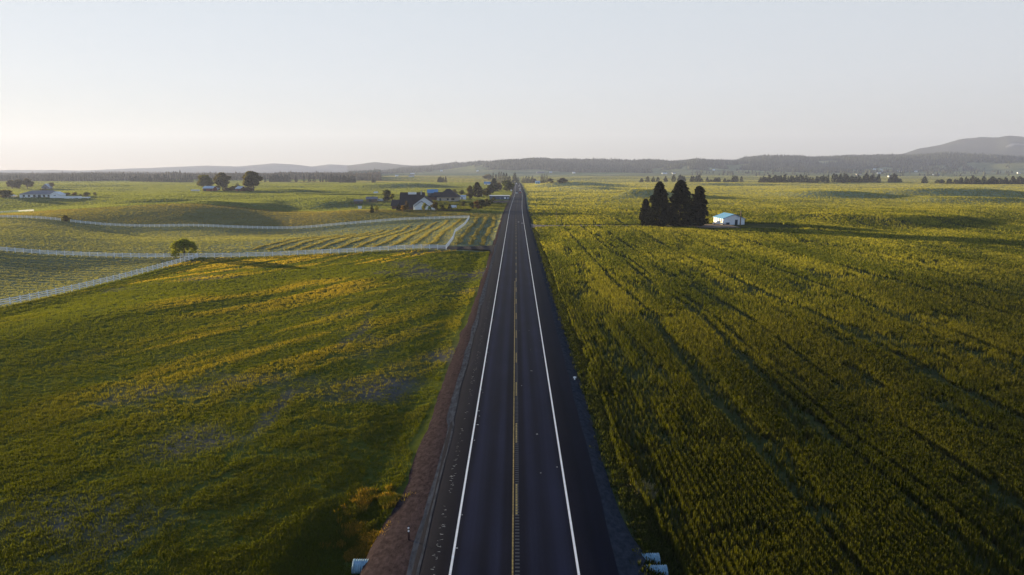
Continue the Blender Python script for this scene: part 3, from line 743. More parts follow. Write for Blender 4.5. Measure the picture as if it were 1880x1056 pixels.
# weeping willow at the fence corner
p = at(335, 473)
cl = []
r_ = random.Random(3)
for k in range(26):
    a = k * 2.4; d = math.sqrt(k / 26) * 2.9; cl.append((math.cos(a) * d, math.sin(a) * d, 4.7 - d * .42 + r_.uniform(-.2, .3), 1.0, 1.0, .8))
for k in range(30):
    a = k * .21 * 2; d = r_.uniform(2.4, 3.3); cl.append((math.cos(a) * d, math.sin(a) * d, r_.uniform(1.1, 3.0), .6, .6, 1.0))
cl.append((0, 0, 4.9, 1.5, 1.5, .9)); cm = crown_mesh('crown', cl, 6000, .2, (.20, .215, .035), .3, .3)
b = MB(); b.tube([(0, 0, -.4), (.05, 0, 1.4), (0, .1, 2.6), (.3, 0, 3.8)], [.3, .22, .17, .06], 8)
for k in range(7): a = k * .9; b.tube([(0, 0, 1.8 + .1 * k), (math.cos(a) * 1.1, math.sin(a) * 1.1, 3.4), (math.cos(a) * 2.3, math.sin(a) * 2.3, 3.6)], [.12, .08, .03], 6)
plant_tree('willow_tree', cm, b, p + Vector((0, 1.2, 0)), 'small bushy willow standing where the white fences meet', 'tree')
p = at(108, 405); cm, b = broadleaf(3.2, 4.2, .02, 10, 1500, .2, (.06, .055, .015), 1, 4)
plant_tree('round_bush', cm, b, Vector((-224.6, 340, Hs(-224.6, 340))), 'small olive bush in the gap of the far white fence', 'bush')

# dark pines by the blue-roofed shed
GP = 'dark pines beside the blue-roofed shed'
for k, (px, base, top, wpx, tp, lab) in enumerate((
        (1184, 415, 366, 18, .4, 'narrow low dark conifer at the left end of the pine clump'),
        (1209, 417, 335, 42, .5, 'broad tall pine with pointed top, left of the tallest in the clump'),
        (1247, 417, 332, 46, .42, 'tallest and widest dark pine in the middle of the clump'),
        (1281, 416, 343, 31, .36, 'slim dark pine on the right of the clump, nearest the shed'),
        (1229, 414, 384, 26, .6, 'low dark pine filling the gap behind the two tallest pines'))):
    p, h, w = size(px, base, top, wpx); 
    if k == 4: p.y += 5; p.z = Hs(p.x, p.y)
    cm, b = conifer(h, w * 1.08, 7500 if k in (1, 2, 3) else 3000, .6, (.02, .022, .011), 40 + k, .02, tp, .34)
    plant_tree('pine_tree', cm, b, p, lab, 'pine', GP, M_NEEDLE)

# farmstead trees
def bl(px, base, top, wpx, label, cat='tree', group=None, col=(.05, .06, .016), nleaf=1400, name='leafy_tree', trunk=.15, n=9, seed=None, leaf=None):
    p, h, w = size(px, base, top, wpx); s = int(px * 7 + base) if seed is None else seed
    cm, b = broadleaf(h, w * 1.32, trunk, n + 3, int(nleaf * 1.3), leaf or max(.2, w * .075), tuple(q_ * 1.45 for q_ in col), 1, s); plant_tree(name, cm, b, p, label, cat, group); return p
def cf(px, base, top, wpx, label, cat='conifer', group=None, col=(.022, .03, .014), nleaf=1100, tp=.75, name='conifer_tree'):
    p, h, w = size(px, base, top, wpx)
    cm, b = conifer(h, w * 1.25, nleaf, max(.25, w * .1), col, int(px * 3 + base), .04, tp); plant_tree(name, cm, b, p, label, cat, group, M_NEEDLE); return p
G2 = 'trees of the farm with red barns'
bl(380, 349, 321, 26, 'uneven two-lobed tree behind the long red barn', group=G2, col=(.07, .065, .015), n=11, nleaf=1800)
bl(409, 350, 317, 25, 'tall full tree between the two red barns', group=G2, col=(.06, .052, .018), n=13, nleaf=2200)
bl(465, 351, 314.5, 33, 'largest spreading tree, right of the small red barn', group=G2, col=(.06, .055, .018), n=14, nleaf=2600, trunk=.2)
bl(436, 345, 337, 10, 'small green tree behind the blue-roofed red barn', group=G2, col=(.07, .08, .015), nleaf=500)
bl(428, 350, 342, 14, 'low dark bush left of the small red barn', 'bush', G2, (.045, .04, .02), 600, 'round_bush', .02)
bl(418, 351, 345, 14, 'low brown bush right under the tall full tree', 'bush', G2, (.045, .035, .02), 600, 'round_bush', .02)
bl(455, 351, 343.5, 18, 'dark hedge-like bush between small red barn and the largest tree', 'bush', G2, (.05, .035, .02), 700, 'round_bush', .02)
bl(398, 347, 341, 12, 'brown bush behind the long red barn', 'bush', G2, (.05, .035, .02), 500, 'round_bush', .02)
G3 = 'trees round the white ranch house'
bl(22, 347, 331, 17, 'round tree at the left end of the dark grove behind the ranch house', group=G3, col=(.06, .045, .018))
bl(35, 347, 330, 19, 'middle tree of the dark grove behind the ranch house', group=G3, col=(.06, .045, .018))
bl(50, 347, 327.5, 15, 'tallest tree of the dark grove behind the ranch house', group=G3, col=(.06, .045, .018))
bl(95, 347, 335, 9, 'single narrow tree right of the grey pitched roof', group=G3, col=(.055, .04, .018), nleaf=700)
bl(6, 363, 350, 28, 'wide olive bush at the far left edge of the view', 'bush', G3, (.07, .06, .015), 1200, 'round_bush', .02)
bl(56, 362, 356, 8, 'left one of two dark shrubs before the ranch house', 'shrub', G3, (.04, .04, .016), 400, 'round_shrub', .05)
bl(67, 362.5, 356, 7, 'right one of two dark shrubs before the ranch house', 'shrub', G3, (.04, .04, .016), 400, 'round_shrub', .05)
bl(80, 351, 347, 14, 'low yellowish bush behind the ranch house roof', 'bush', G3, (.08, .07, .015), 400, 'round_bush', .02)
bl(123, 358.5, 354.5, 15, 'low hedge-like bush behind the long white wall', 'bush', G3, (.06, .05, .018), 500, 'round_bush', .02)
bl(138, 359, 353.5, 9, 'brownish round shrub behind the white wall', 'shrub', G3, (.09, .055, .02), 400, 'round_shrub', .05)
bl(148, 362.5, 356.5, 6, 'small dark shrub before the right end of the white wall', 'shrub', G3, (.04, .04, .016), 350, 'round_shrub', .05)
bl(159, 361.5, 352.5, 10, 'round lollipop tree at the right end of the white wall', 'tree', G3, (.05, .05, .016), 600)
bl(174.5, 361.5, 353, 6, 'slim young tree standing clear of the white wall', 'tree', G3, (.065, .055, .018), 400)
cf(130, 364, 359, 3.6, 'tiny dark conifer before the middle of the white wall', 'conifer', G3, nleaf=250, name='small_conifer')
cf(139.5, 364, 359, 4, 'tiny dark conifer before the white wall, right of another', 'conifer', G3, nleaf=250, name='small_conifer')
G4 = 'trees and shrubs of the roadside homestead'
bl(711, 370, 348, 17, 'tall dense tree left of the black-roofed house', group=G4, col=(.045, .05, .014), n=12, nleaf=2000, trunk=.05)
bl(720, 368, 356, 11, 'bright yellow-green tree between dense tree and black roof', group=G4, col=(.15, .14, .012), nleaf=900)
cf(683, 391, 375.5, 7, 'slim dark conifer right of the small white box', group=G4, nleaf=900)
bl(691, 390, 377, 8, 'light green young tree beside the slim dark conifer', group=G4, col=(.12, .12, .016), nleaf=600)
cf(732, 387, 373, 9, 'dark cone-shaped conifer left of the white gabled house', group=G4, nleaf=1000)
bl(743, 388, 377, 13, 'orange-leaved bush at the left corner of the white gabled house', 'bush', G4, (.12, .075, .015), 700, 'round_bush', .02)
bl(747, 388, 369, 7, 'dark thin tree before the black roof', group=G4, col=(.05, .035, .016), nleaf=500)
bl(780, 389, 373, 9, 'pale young tree before the white gable wall', group=G4, col=(.11, .12, .02), nleaf=900)
bl(789.5, 388.5, 378, 6, 'small teal-green shrub before the white gable wall', 'shrub', G4, (.05, .09, .03), 400, 'round_shrub')
bl(800, 388, 369, 12, 'leafy brown-green tree at the right corner of the white gabled house', group=G4, col=(.06, .05, .014), nleaf=1200)
bl(812, 385, 375, 11, 'low green bush right of the white gabled house', 'bush', G4, (.06, .065, .016), 700, 'round_bush', .02)
cf(826, 384, 374, 8, 'small dark conifer beside the parked white vehicle', group=G4, nleaf=700)
bl(850, 380, 369, 9, 'round dark tree standing alone on the homestead lawn', group=G4, col=(.05, .05, .014), nleaf=800)
bl(866, 384, 372, 11, 'dark shrub at the left end of the roadside shrub bank', 'shrub', G4, (.03, .04, .014), 800, 'round_shrub', .02)
bl(876, 384, 367.5, 11, 'rusty brown shrub in the roadside shrub bank', 'shrub', G4, (.1, .05, .014), 900, 'round_shrub', .02)
bl(885, 383, 367, 15, 'largest dark shrub of the roadside shrub bank', 'shrub', G4, (.03, .036, .013), 1200, 'round_shrub', .02)
bl(893.5, 379, 364.5, 13, 'olive-topped shrub at the right end of the roadside shrub bank', 'shrub', G4, (.06, .055, .013), 1000, 'round_shrub', .02)
bl(848, 360, 348.5, 10, 'small round tree right of the brown hip-roofed house', group=G4, col=(.05, .055, .016), nleaf=700)
bl(835, 358, 348, 9, 'olive tree peeping over the brown hip roof', group=G4, col=(.07, .065, .016), nleaf=600)
bl(862.5, 365, 341, 13, 'tall olive tree with a lit left side by the white columns', group=G4, col=(.06, .052, .014), nleaf=1500, trunk=.06, n=12)
cf(876.5, 362, 335, 14, 'very dark dense tree with a blunt top above the white columns', group=G4, col=(.025, .02, .014), nleaf=1800, tp=.3)
bl(884, 362, 345, 12, 'mid-green tree between blunt dark tree and round lawn tree', group=G4, col=(.05, .055, .018), nleaf=900)
bl(894, 364, 349, 13, 'round olive tree left of the long white-roofed building', group=G4, col=(.055, .05, .014), nleaf=1200)
bl(899, 357, 340.5, 17, 'wide dark tree behind the round olive tree', group=G4, col=(.04, .042, .016), nleaf=1200)
cf(907, 352, 328, 14, 'tall dark shaggy conifer behind the long white-roofed building', group=G4, nleaf=1600, tp=.45)
bl(916, 352, 335.5, 12, 'purplish dark tree right of the shaggy conifer', group=G4, col=(.05, .035, .022), nleaf=1000)
bl(931, 351, 332, 20, 'big round green tree at the roadside', group=G4, col=(.05, .06, .014), nleaf=2200, trunk=.04, n=14)
G5 = 'trees round the far end of the road'
bl(896, 331, 320, 15, 'wide pale tree above the blue-roofed house', group=G5, col=(.08, .07, .03), nleaf=900)
for k, (px, top, w, nm) in enumerate(((905.5, 317, 6, 'first pointed conifer right of the wide pale tree'), (910.5, 320, 7, 'orange-tinged conifer, second from the wide pale tree'), (916.5, 315.5, 6, 'left twin of the tallest narrow poplars'),
        (920.5, 315.5, 6, 'right twin of the tallest narrow poplars'), (925, 317, 8, 'broad olive conifer right of the twin poplars'), (930, 318, 9, 'pale green conifer above the big round tree'), (935, 323, 9, 'low dark conifer just left of the roadside spire'))):
    cf(px, 337, top, w, nm, group=G5, nleaf=500, col=(.05, .038, .022) if k in (1, 2, 3) else (.035, .036, .02), tp=.5 if k in (2, 3) else .7)
cf(945, 336.5, 316, 10, 'tall dark spire-shaped conifer just left of the road end', group=G5, nleaf=900)
cf(951, 337, 324, 6, 'short conifer right against the road end', group=G5, nleaf=400)
for k, (px, top, w, nm) in enumerate(((961, 324, 7, 'first conifer right of the road end'), (966, 322, 7, 'second conifer right of the road end'), (971, 322.5, 8, 'third conifer right of the road end'), (977, 322, 8, 'fourth conifer right of the road end, wide and dark'),
        (995, 319, 8, 'left of three spires behind the blue houses'), (999.5, 318, 6, 'middle and tallest of three spires behind the blue houses'), (1004, 318, 5, 'right and thinnest of three spires behind the blue houses'))):
    cf(px, 336.2, top, w, nm, group=G5, nleaf=450, col=(.036, .034, .022))
bl(982, 336.2, 328.5, 9, 'dark bush left of the first blue house', 'bush', G5, (.045, .03, .02), 400, 'round_bush', .02)
bl(1010, 336.2, 328, 12, 'dark rounded bush between the two blue houses', 'bush', G5, (.045, .035, .022), 500, 'round_bush', .02)
bl(1033, 336.2, 327, 16, 'reddish rounded bush right of the second blue house', 'bush', G5, (.06, .04, .028), 600, 'round_bush', .02)

# treelines of conifers: a few prototypes, then copies
protos = []
def line_tree(px, base, top, wpx, label, group):
    Y = 28190 / (base - 315); Y = min(Y, 2300); p = at_y(px, Y); k = mpp(Y)
    h = (base - top) * k * 1.05; w = wpx * k * 1.45
    sc = (w / 6, w / 6, h / 16)
    if len(protos) < 6:
        s = len(protos); cm, b = conifer(16, 6, 420, .95, ((.028, .032, .018), (.04, .034, .02), (.03, .036, .022))[s % 3], 300 + s, .04, (.75, .5, .9, .6, .8, .4)[s], .3)
        rt = plant_tree('conifer_tree', cm, b, p, label, 'conifer', group, M_NEEDLE); rt.scale = sc; protos.append(rt); return
    copy_tree(random.choice(protos), p, random.uniform(0, 6.28), sc, label, group)
q = random.Random(11)
for xz, tz in ((210,125),(290,110),(368,112),(433,120),(540,105),(650,95),(720,95),(738,92),(768,98),(790,104),(895,100),(920,105),(965,100),(1000,90),(1033,135),(1115,110),(1165,150),(1225,120),(1248,118),(1275,115),(1355,125),(1400,150),(1420,152),(1465,95),(1495,98),(1520,95),(1585,110)):
    line_tree(1150 + xz / 7.52, 334.4, 310 + tz / 7.52, q.uniform(4.5, 6.5), 'dark conifer in the loose row behind the tops of the pine clump', 'loose row of conifers on the right')
for k in range(48):
    px = 1396 + k * 4.6 + q.uniform(-1.5, 1.5)
    if 1522 < px < 1526 or px > 1624: continue
    line_tree(px, 335.8 + q.uniform(-.4, .3), q.uniform(319, 326), q.uniform(4.5, 7.5), 'dark conifer in the dense long treeline below the far village', 'dense treeline on the right')
for px, top, w in ((1634, 322, 7), (1640, 320.5, 8), (1645, 322, 7), (1651, 329, 6)):
    line_tree(px, 336, top, w, 'conifer in the short knot right of the dense long treeline', 'short knot of conifers')
line_tree(1696.5, 337, 323.5, 8, 'lone dark conifer in the gap between the two right treelines', 'lone conifer')
for k in range(46):
    px = 1722 + k * 4.5 + q.uniform(-1.5, 1.5)
    if 1734 < px < 1738 or 1745 < px < 1750: continue
    line_tree(px, 337.8 + q.uniform(-.4, .3), q.uniform(322, 330) if px > 1748 else q.uniform(328, 331), q.uniform(4.5, 8), 'dark conifer in the treeline at the right edge of the view', 'treeline at the right edge')
xs = [40] + list(range(90, 275, 13)) + [293, 355, 435, 490, 537, 600, 625, 662] + list(range(688, 780, 10)) + list(range(797, 955, 11)) + [1128, 1142, 1153]
for xz in xs:
    px = 480 + xz / 5.53
    b_ = 333.5 if xz < 780 else 335.2
    line_tree(px, b_, b_ - q.uniform(9, 14) * (.6 if xz > 1100 else 1), q.uniform(2.5, 4.5), 'hazy brown conifer in the thin row beyond the green field', 'hazy row of conifers on the left')
for px in list(np.linspace(805, 814, 5)) + [818.5]:
    line_tree(px, 335.3, q.uniform(323.5, 327), 3.4, 'tan conifer in the small clump standing alone in the far field', 'small clump in the far field')
for k in range(28):
    px = 240 + k * 4.2 + q.uniform(-1.5, 1.5)
    line_tree(px, 333.2, q.uniform(319.5, 326), q.uniform(3, 5), 'hazy tan conifer at the field edge above the ranch house', 'hazy conifers at the field edge')

# woods that read as one mass
def forest(name, x, y, hlo, hhi, col, w=.34):
    n = len(x); z = H(x, y); h = rng.uniform(hlo, hhi, n) * (.6 + .8 * fbm(x / 90, y / 90, 99, 3)) * (1 + .25 * (rng.random(n) < .05)); wd = h * rng.uniform(.24, .44, n) * w / .34
    k = 5; V = np.empty((n, k * 2 + 1, 3)); a0 = rng.uniform(0, 6.28, n)
    for q in range(k):
        a = a0 + q * 6.2832 / k
        V[:, q] = np.stack([x + np.cos(a) * wd * .5 * rng.uniform(.7, 1.3, n), y + np.sin(a) * wd * .5, z + h * rng.uniform(.0, .12, n)], -1)
        V[:, k + q] = np.stack([x + np.cos(a) * wd * .36 * rng.uniform(.6, 1.3, n), y + np.sin(a) * wd * .36, z + h * rng.uniform(.45, .6, n)], -1)
    V[:, 2 * k] = np.stack([x, y, z + h], -1)
    base = (np.arange(n) * (2 * k + 1))[:, None]; T = []
    for q in range(k):
        q2 = (q + 1) % k
        T += [base + np.array([[q, q2, k + q2]]), base + np.array([[q, k + q2, k + q]]), base + np.array([[k + q, k + q2, 2 * k]])]
    c = np.repeat((np.array(col) * rng.uniform(.6, 1.5, (n, 1)))[:, None], 2 * k + 1, 1)
    o = link_mesh(name, np_mesh(name, V.reshape(-1, 3), np.concatenate(T), c.reshape(-1, 3)), M_NEEDLE); o['kind'] = 'stuff'; return o
n = 90000; y = rng.uniform(2700, 4900, n); x = rng.uniform(-.3, .95, n) * y; m_ = forest_mask(x, y) & (az_px(x, y) > 640)
forest('hillside_forest', x[m_], y[m_], 13, 22, (.058, .066, .046))
n = 60000; y = 1650 + 3000 * rng.random(n) ** 1.6; x = rng.uniform(-1.0, -.17, n) * y; m_ = forest_mask(x, y) & (az_px(x, y) <= 700)
forest('valley_forest', x[m_], y[m_], 10, 17, (.13, .095, .055))  # warm tan puts low sun and haze glow into the tree colour
n = 700; y = rng.uniform(2500, 3500, n); x = rng.uniform(.25, .72, n) * y; m_ = (fbm(x / 70, y / 70, 88, 3) > .52) & ~forest_mask(x, y)
forest('village_trees', x[m_], y[m_], 8, 15, (.05, .055, .03), .7)

# ------------------------------------------------------------------ buildings
def opening(root, side, w, d, u, z, ow, oh, kind):
    """a window (> pane) or a door on a wall; side f/b/l/r of the local box w x d."""
    def bx(mb, e0, e1, a, c, z0, z1):
        if side == 'f': mb.box(a, c, -d/2 - e1, -d/2 - e0, z0, z1)
        elif side == 'b': mb.box(a, c, d/2 + e0, d/2 + e1, z0, z1)
        elif side == 'r': mb.box(w/2 + e0, w/2 + e1, a, c, z0, z1)
        else: mb.box(-w/2 - e1, -w/2 - e0, a, c, z0, z1)
        return mb
    a, c = u - ow / 2, u + ow / 2
    if kind == 'window':
        fr = MB(); t = .1
        bx(fr, .003, .06, a - t, a, z - t, z + oh + t); bx(fr, .003, .06, c, c + t, z - t, z + oh + t)
        bx(fr, .003, .06, a, c, z - t, z); bx(fr, .003, .06, a, c, z + oh, z + oh + t)
        o = fr.build('window', M_TRIM, root); bx(MB(), .006, .03, a, c, z, z + oh).build('pane', M_GLASS, o)
    else:
        o = bx(MB(), .003, .07, a, c, z, z + oh).build('door', M_TRIM if kind == 'door' else M_WHITE, root)
def house(name, label, p, rz, w, d, eave, rise, wall, roof, kind='gable_y', over=.5, opens=(), cat='house', group=None, chimney=None, sink=.6):
    """local box w (x) by d (y), front wall at -y; ridge along y ('gable_y'), x ('gable_x') or hipped ('hip')."""
    root = empty(name, p, rz, label, cat, group)
    b = MB(); t = .22
    if kind == 'gable_y': b.prism([(-w/2, -sink), (w/2, -sink), (w/2, eave), (0, eave + rise), (-w/2, eave)], 'y', -d/2, d/2)
    elif kind == 'gable_x': b.prism([(-d/2, -sink), (d/2, -sink), (d/2, eave), (0, eave + rise), (-d/2, eave)], 'x', -w/2, w/2)
    else: b.box(-w/2, w/2, -d/2, d/2, -sink, eave)
    b.build('wall', wall, root)
    r = MB(); s = over
    if kind in ('gable_y', 'gable_x'):
        half = (w if kind == 'gable_y' else d) / 2; sl_ = rise / half; ax = 'y' if kind == 'gable_y' else 'x'; L = (d if ax == 'y' else w) / 2 + s
        e = half + s; ze = eave - s * sl_ + .03
        r.prism([(-e, ze), (0, eave + rise + .03), (e, ze), (e, ze + t), (0, eave + rise + t + .05), (-e, ze + t)], ax, -L, L)
    elif kind == 'hip':
        X, Y_ = w/2 + s, d/2 + s; rx = max(w, d)/2 - min(w, d)/2 * .9
        top = [(-rx, 0, eave + rise), (rx, 0, eave + rise)] if w >= d else [(0, -rx, eave + rise), (0, rx, eave + rise)]
        vs = [(-X,-Y_,eave+.03),(X,-Y_,eave+.03),(X,Y_,eave+.03),(-X,Y_,eave+.03)] + top
        r.add(vs, [(0,1,5,4),(1,2,5),(2,3,4,5),(3,0,4),(3,2,1,0)] if w >= d else [(0,1,4),(1,2,5,4),(2,3,5),(3,0,4,5),(3,2,1,0)])
    else: r.box(-w/2 - s, w/2 + s, -d/2 - s, d/2 + s, eave + .003, eave + .35)
    ro = r.build('roof', roof, root)
    if chimney:
        MB().box(chimney[0]-.4, chimney[0]+.4, chimney[1]-.4, chimney[1]+.4, eave + rise*.5, eave + rise + 1.1).build('chimney', M_STONE, ro)
    for q in opens: opening(root, q[0], w, d, *q[1:])
    return root
def attach(root, wing, part):
    """make a wing built with house() a part of the house it belongs to; its own pieces become sub-parts."""
    a = root.rotation_euler[2]; d = wing.location - root.location; c_, s_ = math.cos(-a), math.sin(-a)
    kids = list(wing.children_recursive); wall = next(o for o in kids if o.name.startswith('wall'))
    wall.name = part; wall.parent = root; wall.location = (d.x * c_ - d.y * s_, d.x * s_ + d.y * c_, d.z); wall.rotation_euler = (0, 0, wing.rotation_euler[2] - a)
    for o in kids:
        if o is not wall: o.parent = wall
    bpy.data.objects.remove(wing)
# blue-roofed shed right of the pines
p = at(1340, 412.5)
house('metal_shed', 'white metal shed with a blue gabled roof beside the dark pines', p + Vector((1.0, 5.0, 0)), R(2), 9.4, 12.5, 2.6, 1.75, M_WPAINT, M_ROOFB, 'gable_y', .35,
      [('f', 1.1, 0, 1.2, 2.2, 'door'), ('f', -3.1, .0, 2.6, 1.0, 'door'), ('l', -4.2, 1.1, .8, 1.3, 'window'), ('l', -1.5, 1.1, .8, 1.3, 'window'), ('l', 1.6, 1.1, .8, 1.3, 'window'), ('l', 4.4, 1.1, .8, 1.3, 'window')], 'shed')
def pole(px, base, top, r0, label, m, arm=False):
    p = at(px, base); h = (base - top) * mpp(p.y); root = empty('wooden_pole', p, 0, label, 'pole')
    MB().tube([(0, 0, -.5), (0, 0, h * .5), (0, 0, h)], [r0, r0 * .9, r0 * .75], 8).build('shaft', m, root)
    MB().tube([(0, 0, h), (0, 0, h + .12)], [r0 * .9, r0 * .4], 8).build('cap', M_TRIM, root)
    MB().tube([(0, 0, -.5), (0, 0, .9)], [r0 * 1.25, r0 * 1.2], 8).build('base_sleeve', M_STONE if not arm else m, root)
    return root
pole(1359, 413.5, 388, .24, 'dark wooden pole in front of the white shed wall', M_WOOD, True)
pole(1022, 413.5, 388, .1, 'thin pole at the mouth of the right-hand dirt drive', M_WOOD)

# vehicles
def car(p, rz, label, paint, kind='sedan', group=None, cat='car', trail=False):
    root = empty('parked_car' if group is None else 'car', p, rz, label, cat, group)
    m = mat('car_paint', paint, .3, spec=.5); L, Wd = (5.4, 1.95) if kind in ('pickup', 'van') else (4.5, 1.8)
    def hull(prof, hw, taper):                              # side profile lofted across the width with tumblehome
        n = len(prof); vs = []
        for s in (-1, -.82, .82, 1):
            k = .93 if abs(s) == 1 else 1
            for x_, z_ in prof: vs.append((s * hw * (1 - taper * max(0, z_ - .7)), x_ * (1 if abs(s) < 1 else .985), .28 + (z_ - .28) * k))
        fs = [tuple(range(n)), tuple(range(4*n-1, 3*n-1, -1))]
        for r_i in range(3):
            for q in range(n): fs.append((r_i*n+q, r_i*n+(q+1)%n, (r_i+1)*n+(q+1)%n, (r_i+1)*n+q))
        return vs, fs
    h = L / 2
    body = [(-h, .35), (h, .35), (h, .75), (h - .15, .85), (-h + .1, .95), (-h, .85)]
    if kind == 'pickup': body = [(-h, .45), (h, .45), (h, .9), (h - .2, 1.05), (-h, 1.05)]
    if kind == 'van': body = [(-h, .35), (h, .35), (h, .9), (h - .5, 1.1), (-h, 1.1)]
    b = MB(); b.add(*hull(body, Wd/2, .05)); b.build('body', m, root, .04)
    cab = {'sedan': [(-h + .5, .9), (h - 1.3, .85), (h - 2.0, 1.38), (-h + 1.3, 1.42)], 'pickup': [(-.4, 1.0), (h - 1.3, 1.0), (h - 1.9, 1.75), (-.2, 1.78)], 'van': [(-h + .05, 1.05), (h - .6, 1.05), (h - 1.3, 1.95), (-h + .15, 2.0)]}[kind]
    c = MB(); c.add(*hull(cab, Wd/2 * .92, .14)); c.build('cabin', m, root, .03)
    zt = max(z for _, z in cab); ff = [q for q in cab]
    g_ = MB(); hw = Wd/2 * .92 * (1 - .14 * .55)
    g_.box(-hw*.85, hw*.85, cab[0][0] - .02, cab[0][0] + .25, cab[0][1] + .12, zt - .1); g_.build('rear_window', M_GLASS, root)
    w2 = MB(); w2.add([(-hw*.85, cab[1][0] - .08, cab[1][1] + .1), (hw*.85, cab[1][0] - .08, cab[1][1] + .1), (hw*.8, cab[2][0] + .08, zt - .1), (-hw*.8, cab[2][0] + .08, zt - .1),
            (-hw*.85, cab[1][0] - .3, cab[1][1] + .1), (hw*.85, cab[1][0] - .3, cab[1][1] + .1), (hw*.8, cab[2][0] - .2, zt - .1), (-hw*.8, cab[2][0] - .2, zt - .1)],
            [(0,1,2,3),(7,6,5,4),(0,4,5,1),(1,5,6,2),(2,6,7,3),(3,7,4,0)]); w2.build('windscreen', M_GLASS, root)
    ml = LAMP_W; mr_ = LAMP_R
    for s in (-1, 1):
        for yy in (-h + .85, h - .85):
            MB().tube([(s * (Wd/2 - .2), yy, .33), (s * (Wd/2 + .02), yy, .33)], .33, 14).build('wheel', M_RUBBER, root)
        MB().box(s*Wd*.36 - .2, s*Wd*.36 + .2, h - .1, h + .03, .62, .78).build('headlight', ml, root)
        MB().box(s*Wd*.38 - .15, s*Wd*.38 + .15, -h - .03, -h + .1, .68, .84).build('taillight', mr_, root)
    return root
LAMP_W = mat('headlamp_glass', (.8, .8, .75), .2); LAMP_R = mat('taillamp_red', (.4, .01, .01), .3)
GC = 'vehicles on the highway'
def on_road(px, py, lane):
    Y = 28190 / (py - 315); return Vector((float(road_x(Y)) + lane, Y, road_z(lane) - 2.5 * float(smooth(1330, 1500, Y))))
car(on_road(955.5, 354, 1.9), 0, 'red car driving away, nearest vehicle on the right lane', (.3, .01, .02), group=GC)
car(on_road(948, 354.8, -1.9), math.pi, 'pale car coming toward us on the left lane', (.55, .6, .6), group=GC)
car(on_road(954.5, 350.5, 1.9), 0, 'white pickup truck just ahead of the red car', (.75, .76, .78), 'pickup', GC, 'truck')
car(on_road(954.3, 347.5, 1.9), 0, 'white van ahead of the white pickup truck', (.75, .76, .78), 'van', GC, 'van')
car(on_road(952.5, 341.8, 1.8), 0, 'small white car farthest ahead on the right lane', (.7, .71, .72), group=GC)
car(on_road(949, 337.5, -1.9), math.pi, 'white van where the road meets the trees', (.78, .78, .78), 'van', GC, 'van')
car(on_road(942, 350.3, -8.2), math.pi, 'nearer of two white vehicles stopped on the left verge', (.75, .75, .75), 'van', GC, 'van')
car(on_road(942, 347.8, -8.2), math.pi, 'farther of two white vehicles stopped on the left verge', (.75, .75, .75), 'sedan', GC, 'car')
car(on_road(942.3, 344, -8.2), math.pi, 'silver car pulled off on the left verge, under the big round tree', (.5, .52, .52), 'sedan', GC, 'car')
car(on_road(957, 343, 8.0), 0, 'tan car stopped on the right verge by the green field', (.5, .45, .35), 'sedan', GC, 'car')
p = at(1322, 413.5); car(p + Vector((0, 1, .0)), R(60), 'white pickup parked at the left wall of the blue-roofed shed', (.7, .7, .68), 'pickup', cat='truck')
p = at(831, 382.5); car(p, R(90), 'white vehicle parked beside the small dark conifer', (.72, .74, .75), 'van', cat='van')
p = at(690, 355.5); car(p, R(80), 'pale vehicle parked at the edge of the far green field', (.6, .66, .7), 'van', cat='van')

# roadside homestead
p = at(777.5, 386.5)
k = mpp(p.y)
fh = house('farm_house', 'white gabled house with a large black roof facing the hay field', p + Vector((0, 7, 0)), R(4), 40 * k, 14, 3.3, 24.5 * k - 3.3, M_WPAINT, M_ROOFD, 'gable_y', .5,
      [('f', -1.2, .9, 1.0, 1.7, 'window'), ('f', 1.3, .9, .8, 2.0, 'window'), ('f', -5.2, .0, 1.0, 2.1, 'door')], chimney=None)
w1 = house('farm_house', 'porch', p + Vector((-0.9, -1.3, 0)), R(4), 8.2, 2.4, 2.6, 2.8, M_WPAINT, M_ROOFD, 'gable_y', .35, [('f', .8, .8, 1.2, 1.5, 'window')])
attach(fh, w1, 'porch')
p2 = at_y(757, p.y + 19)
w2 = house('farm_house', 'main wing', p2, R(3), 14, 14, 3.0, (384 - 351) * mpp(p2.y) - 3.6, M_BROWN, M_ROOFD, 'gable_x', .8, [('f', -4, .9, 1.4, 1.5, 'window')], chimney=(5.5, -1))
MB().box(-2.6, 2.6, -1.9, -1.1, (384 - 351) * mpp(p2.y) - 1.6, (384 - 351) * mpp(p2.y) - .2).build('skylight', M_WPAINT, w2)
attach(fh, w2, 'main_wing')
p3 = at_y(737, p.y + 42)
house('barn', 'low black-roofed barn at the left end of the large black house roof', p3, R(2), 12, 11, 2.6, 3.4, M_BROWN, M_ROOFD, 'gable_x', .6, [('f', 0, 0, 2.6, 2.3, 'door')], 'barn')
p = at(822, 369.5)
th = house('farm_house', 'tan house under a big dark hip roof beyond the white house', p + Vector((0, 7, 0)), R(-3), 38 * mpp(p.y), 15, 3.0, 6.2, M_TAN, M_ROOFD, 'hip', 1.0,
      [('f', 4.4, .9, 2.2, 1.3, 'window'), ('f', -5.2, 0, 1.4, 2.2, 'door'), ('f', .5, .9, 1.2, 1.2, 'window')])
p = at_y(806, 530)
w3 = house('farm_house', 'low wing', p, R(-3), 16, 10, 2.6, 3.6, M_BROWN, M_ROOFD, 'hip', .6, [('f', 2, .8, 1.6, 1.3, 'window')])
attach(th, w3, 'side_wing')
p = at_y(794, 600)
house('barn', 'blue-roofed barn behind the dark hip-roofed house', p, R(5), 8.5, 8, 3.0, 2.6, M_SLATE, M_ROOFB, 'gable_x', .5, [('f', 0, 0, 2.4, 2.5, 'door')], 'barn')
p = at(917, 366.5)
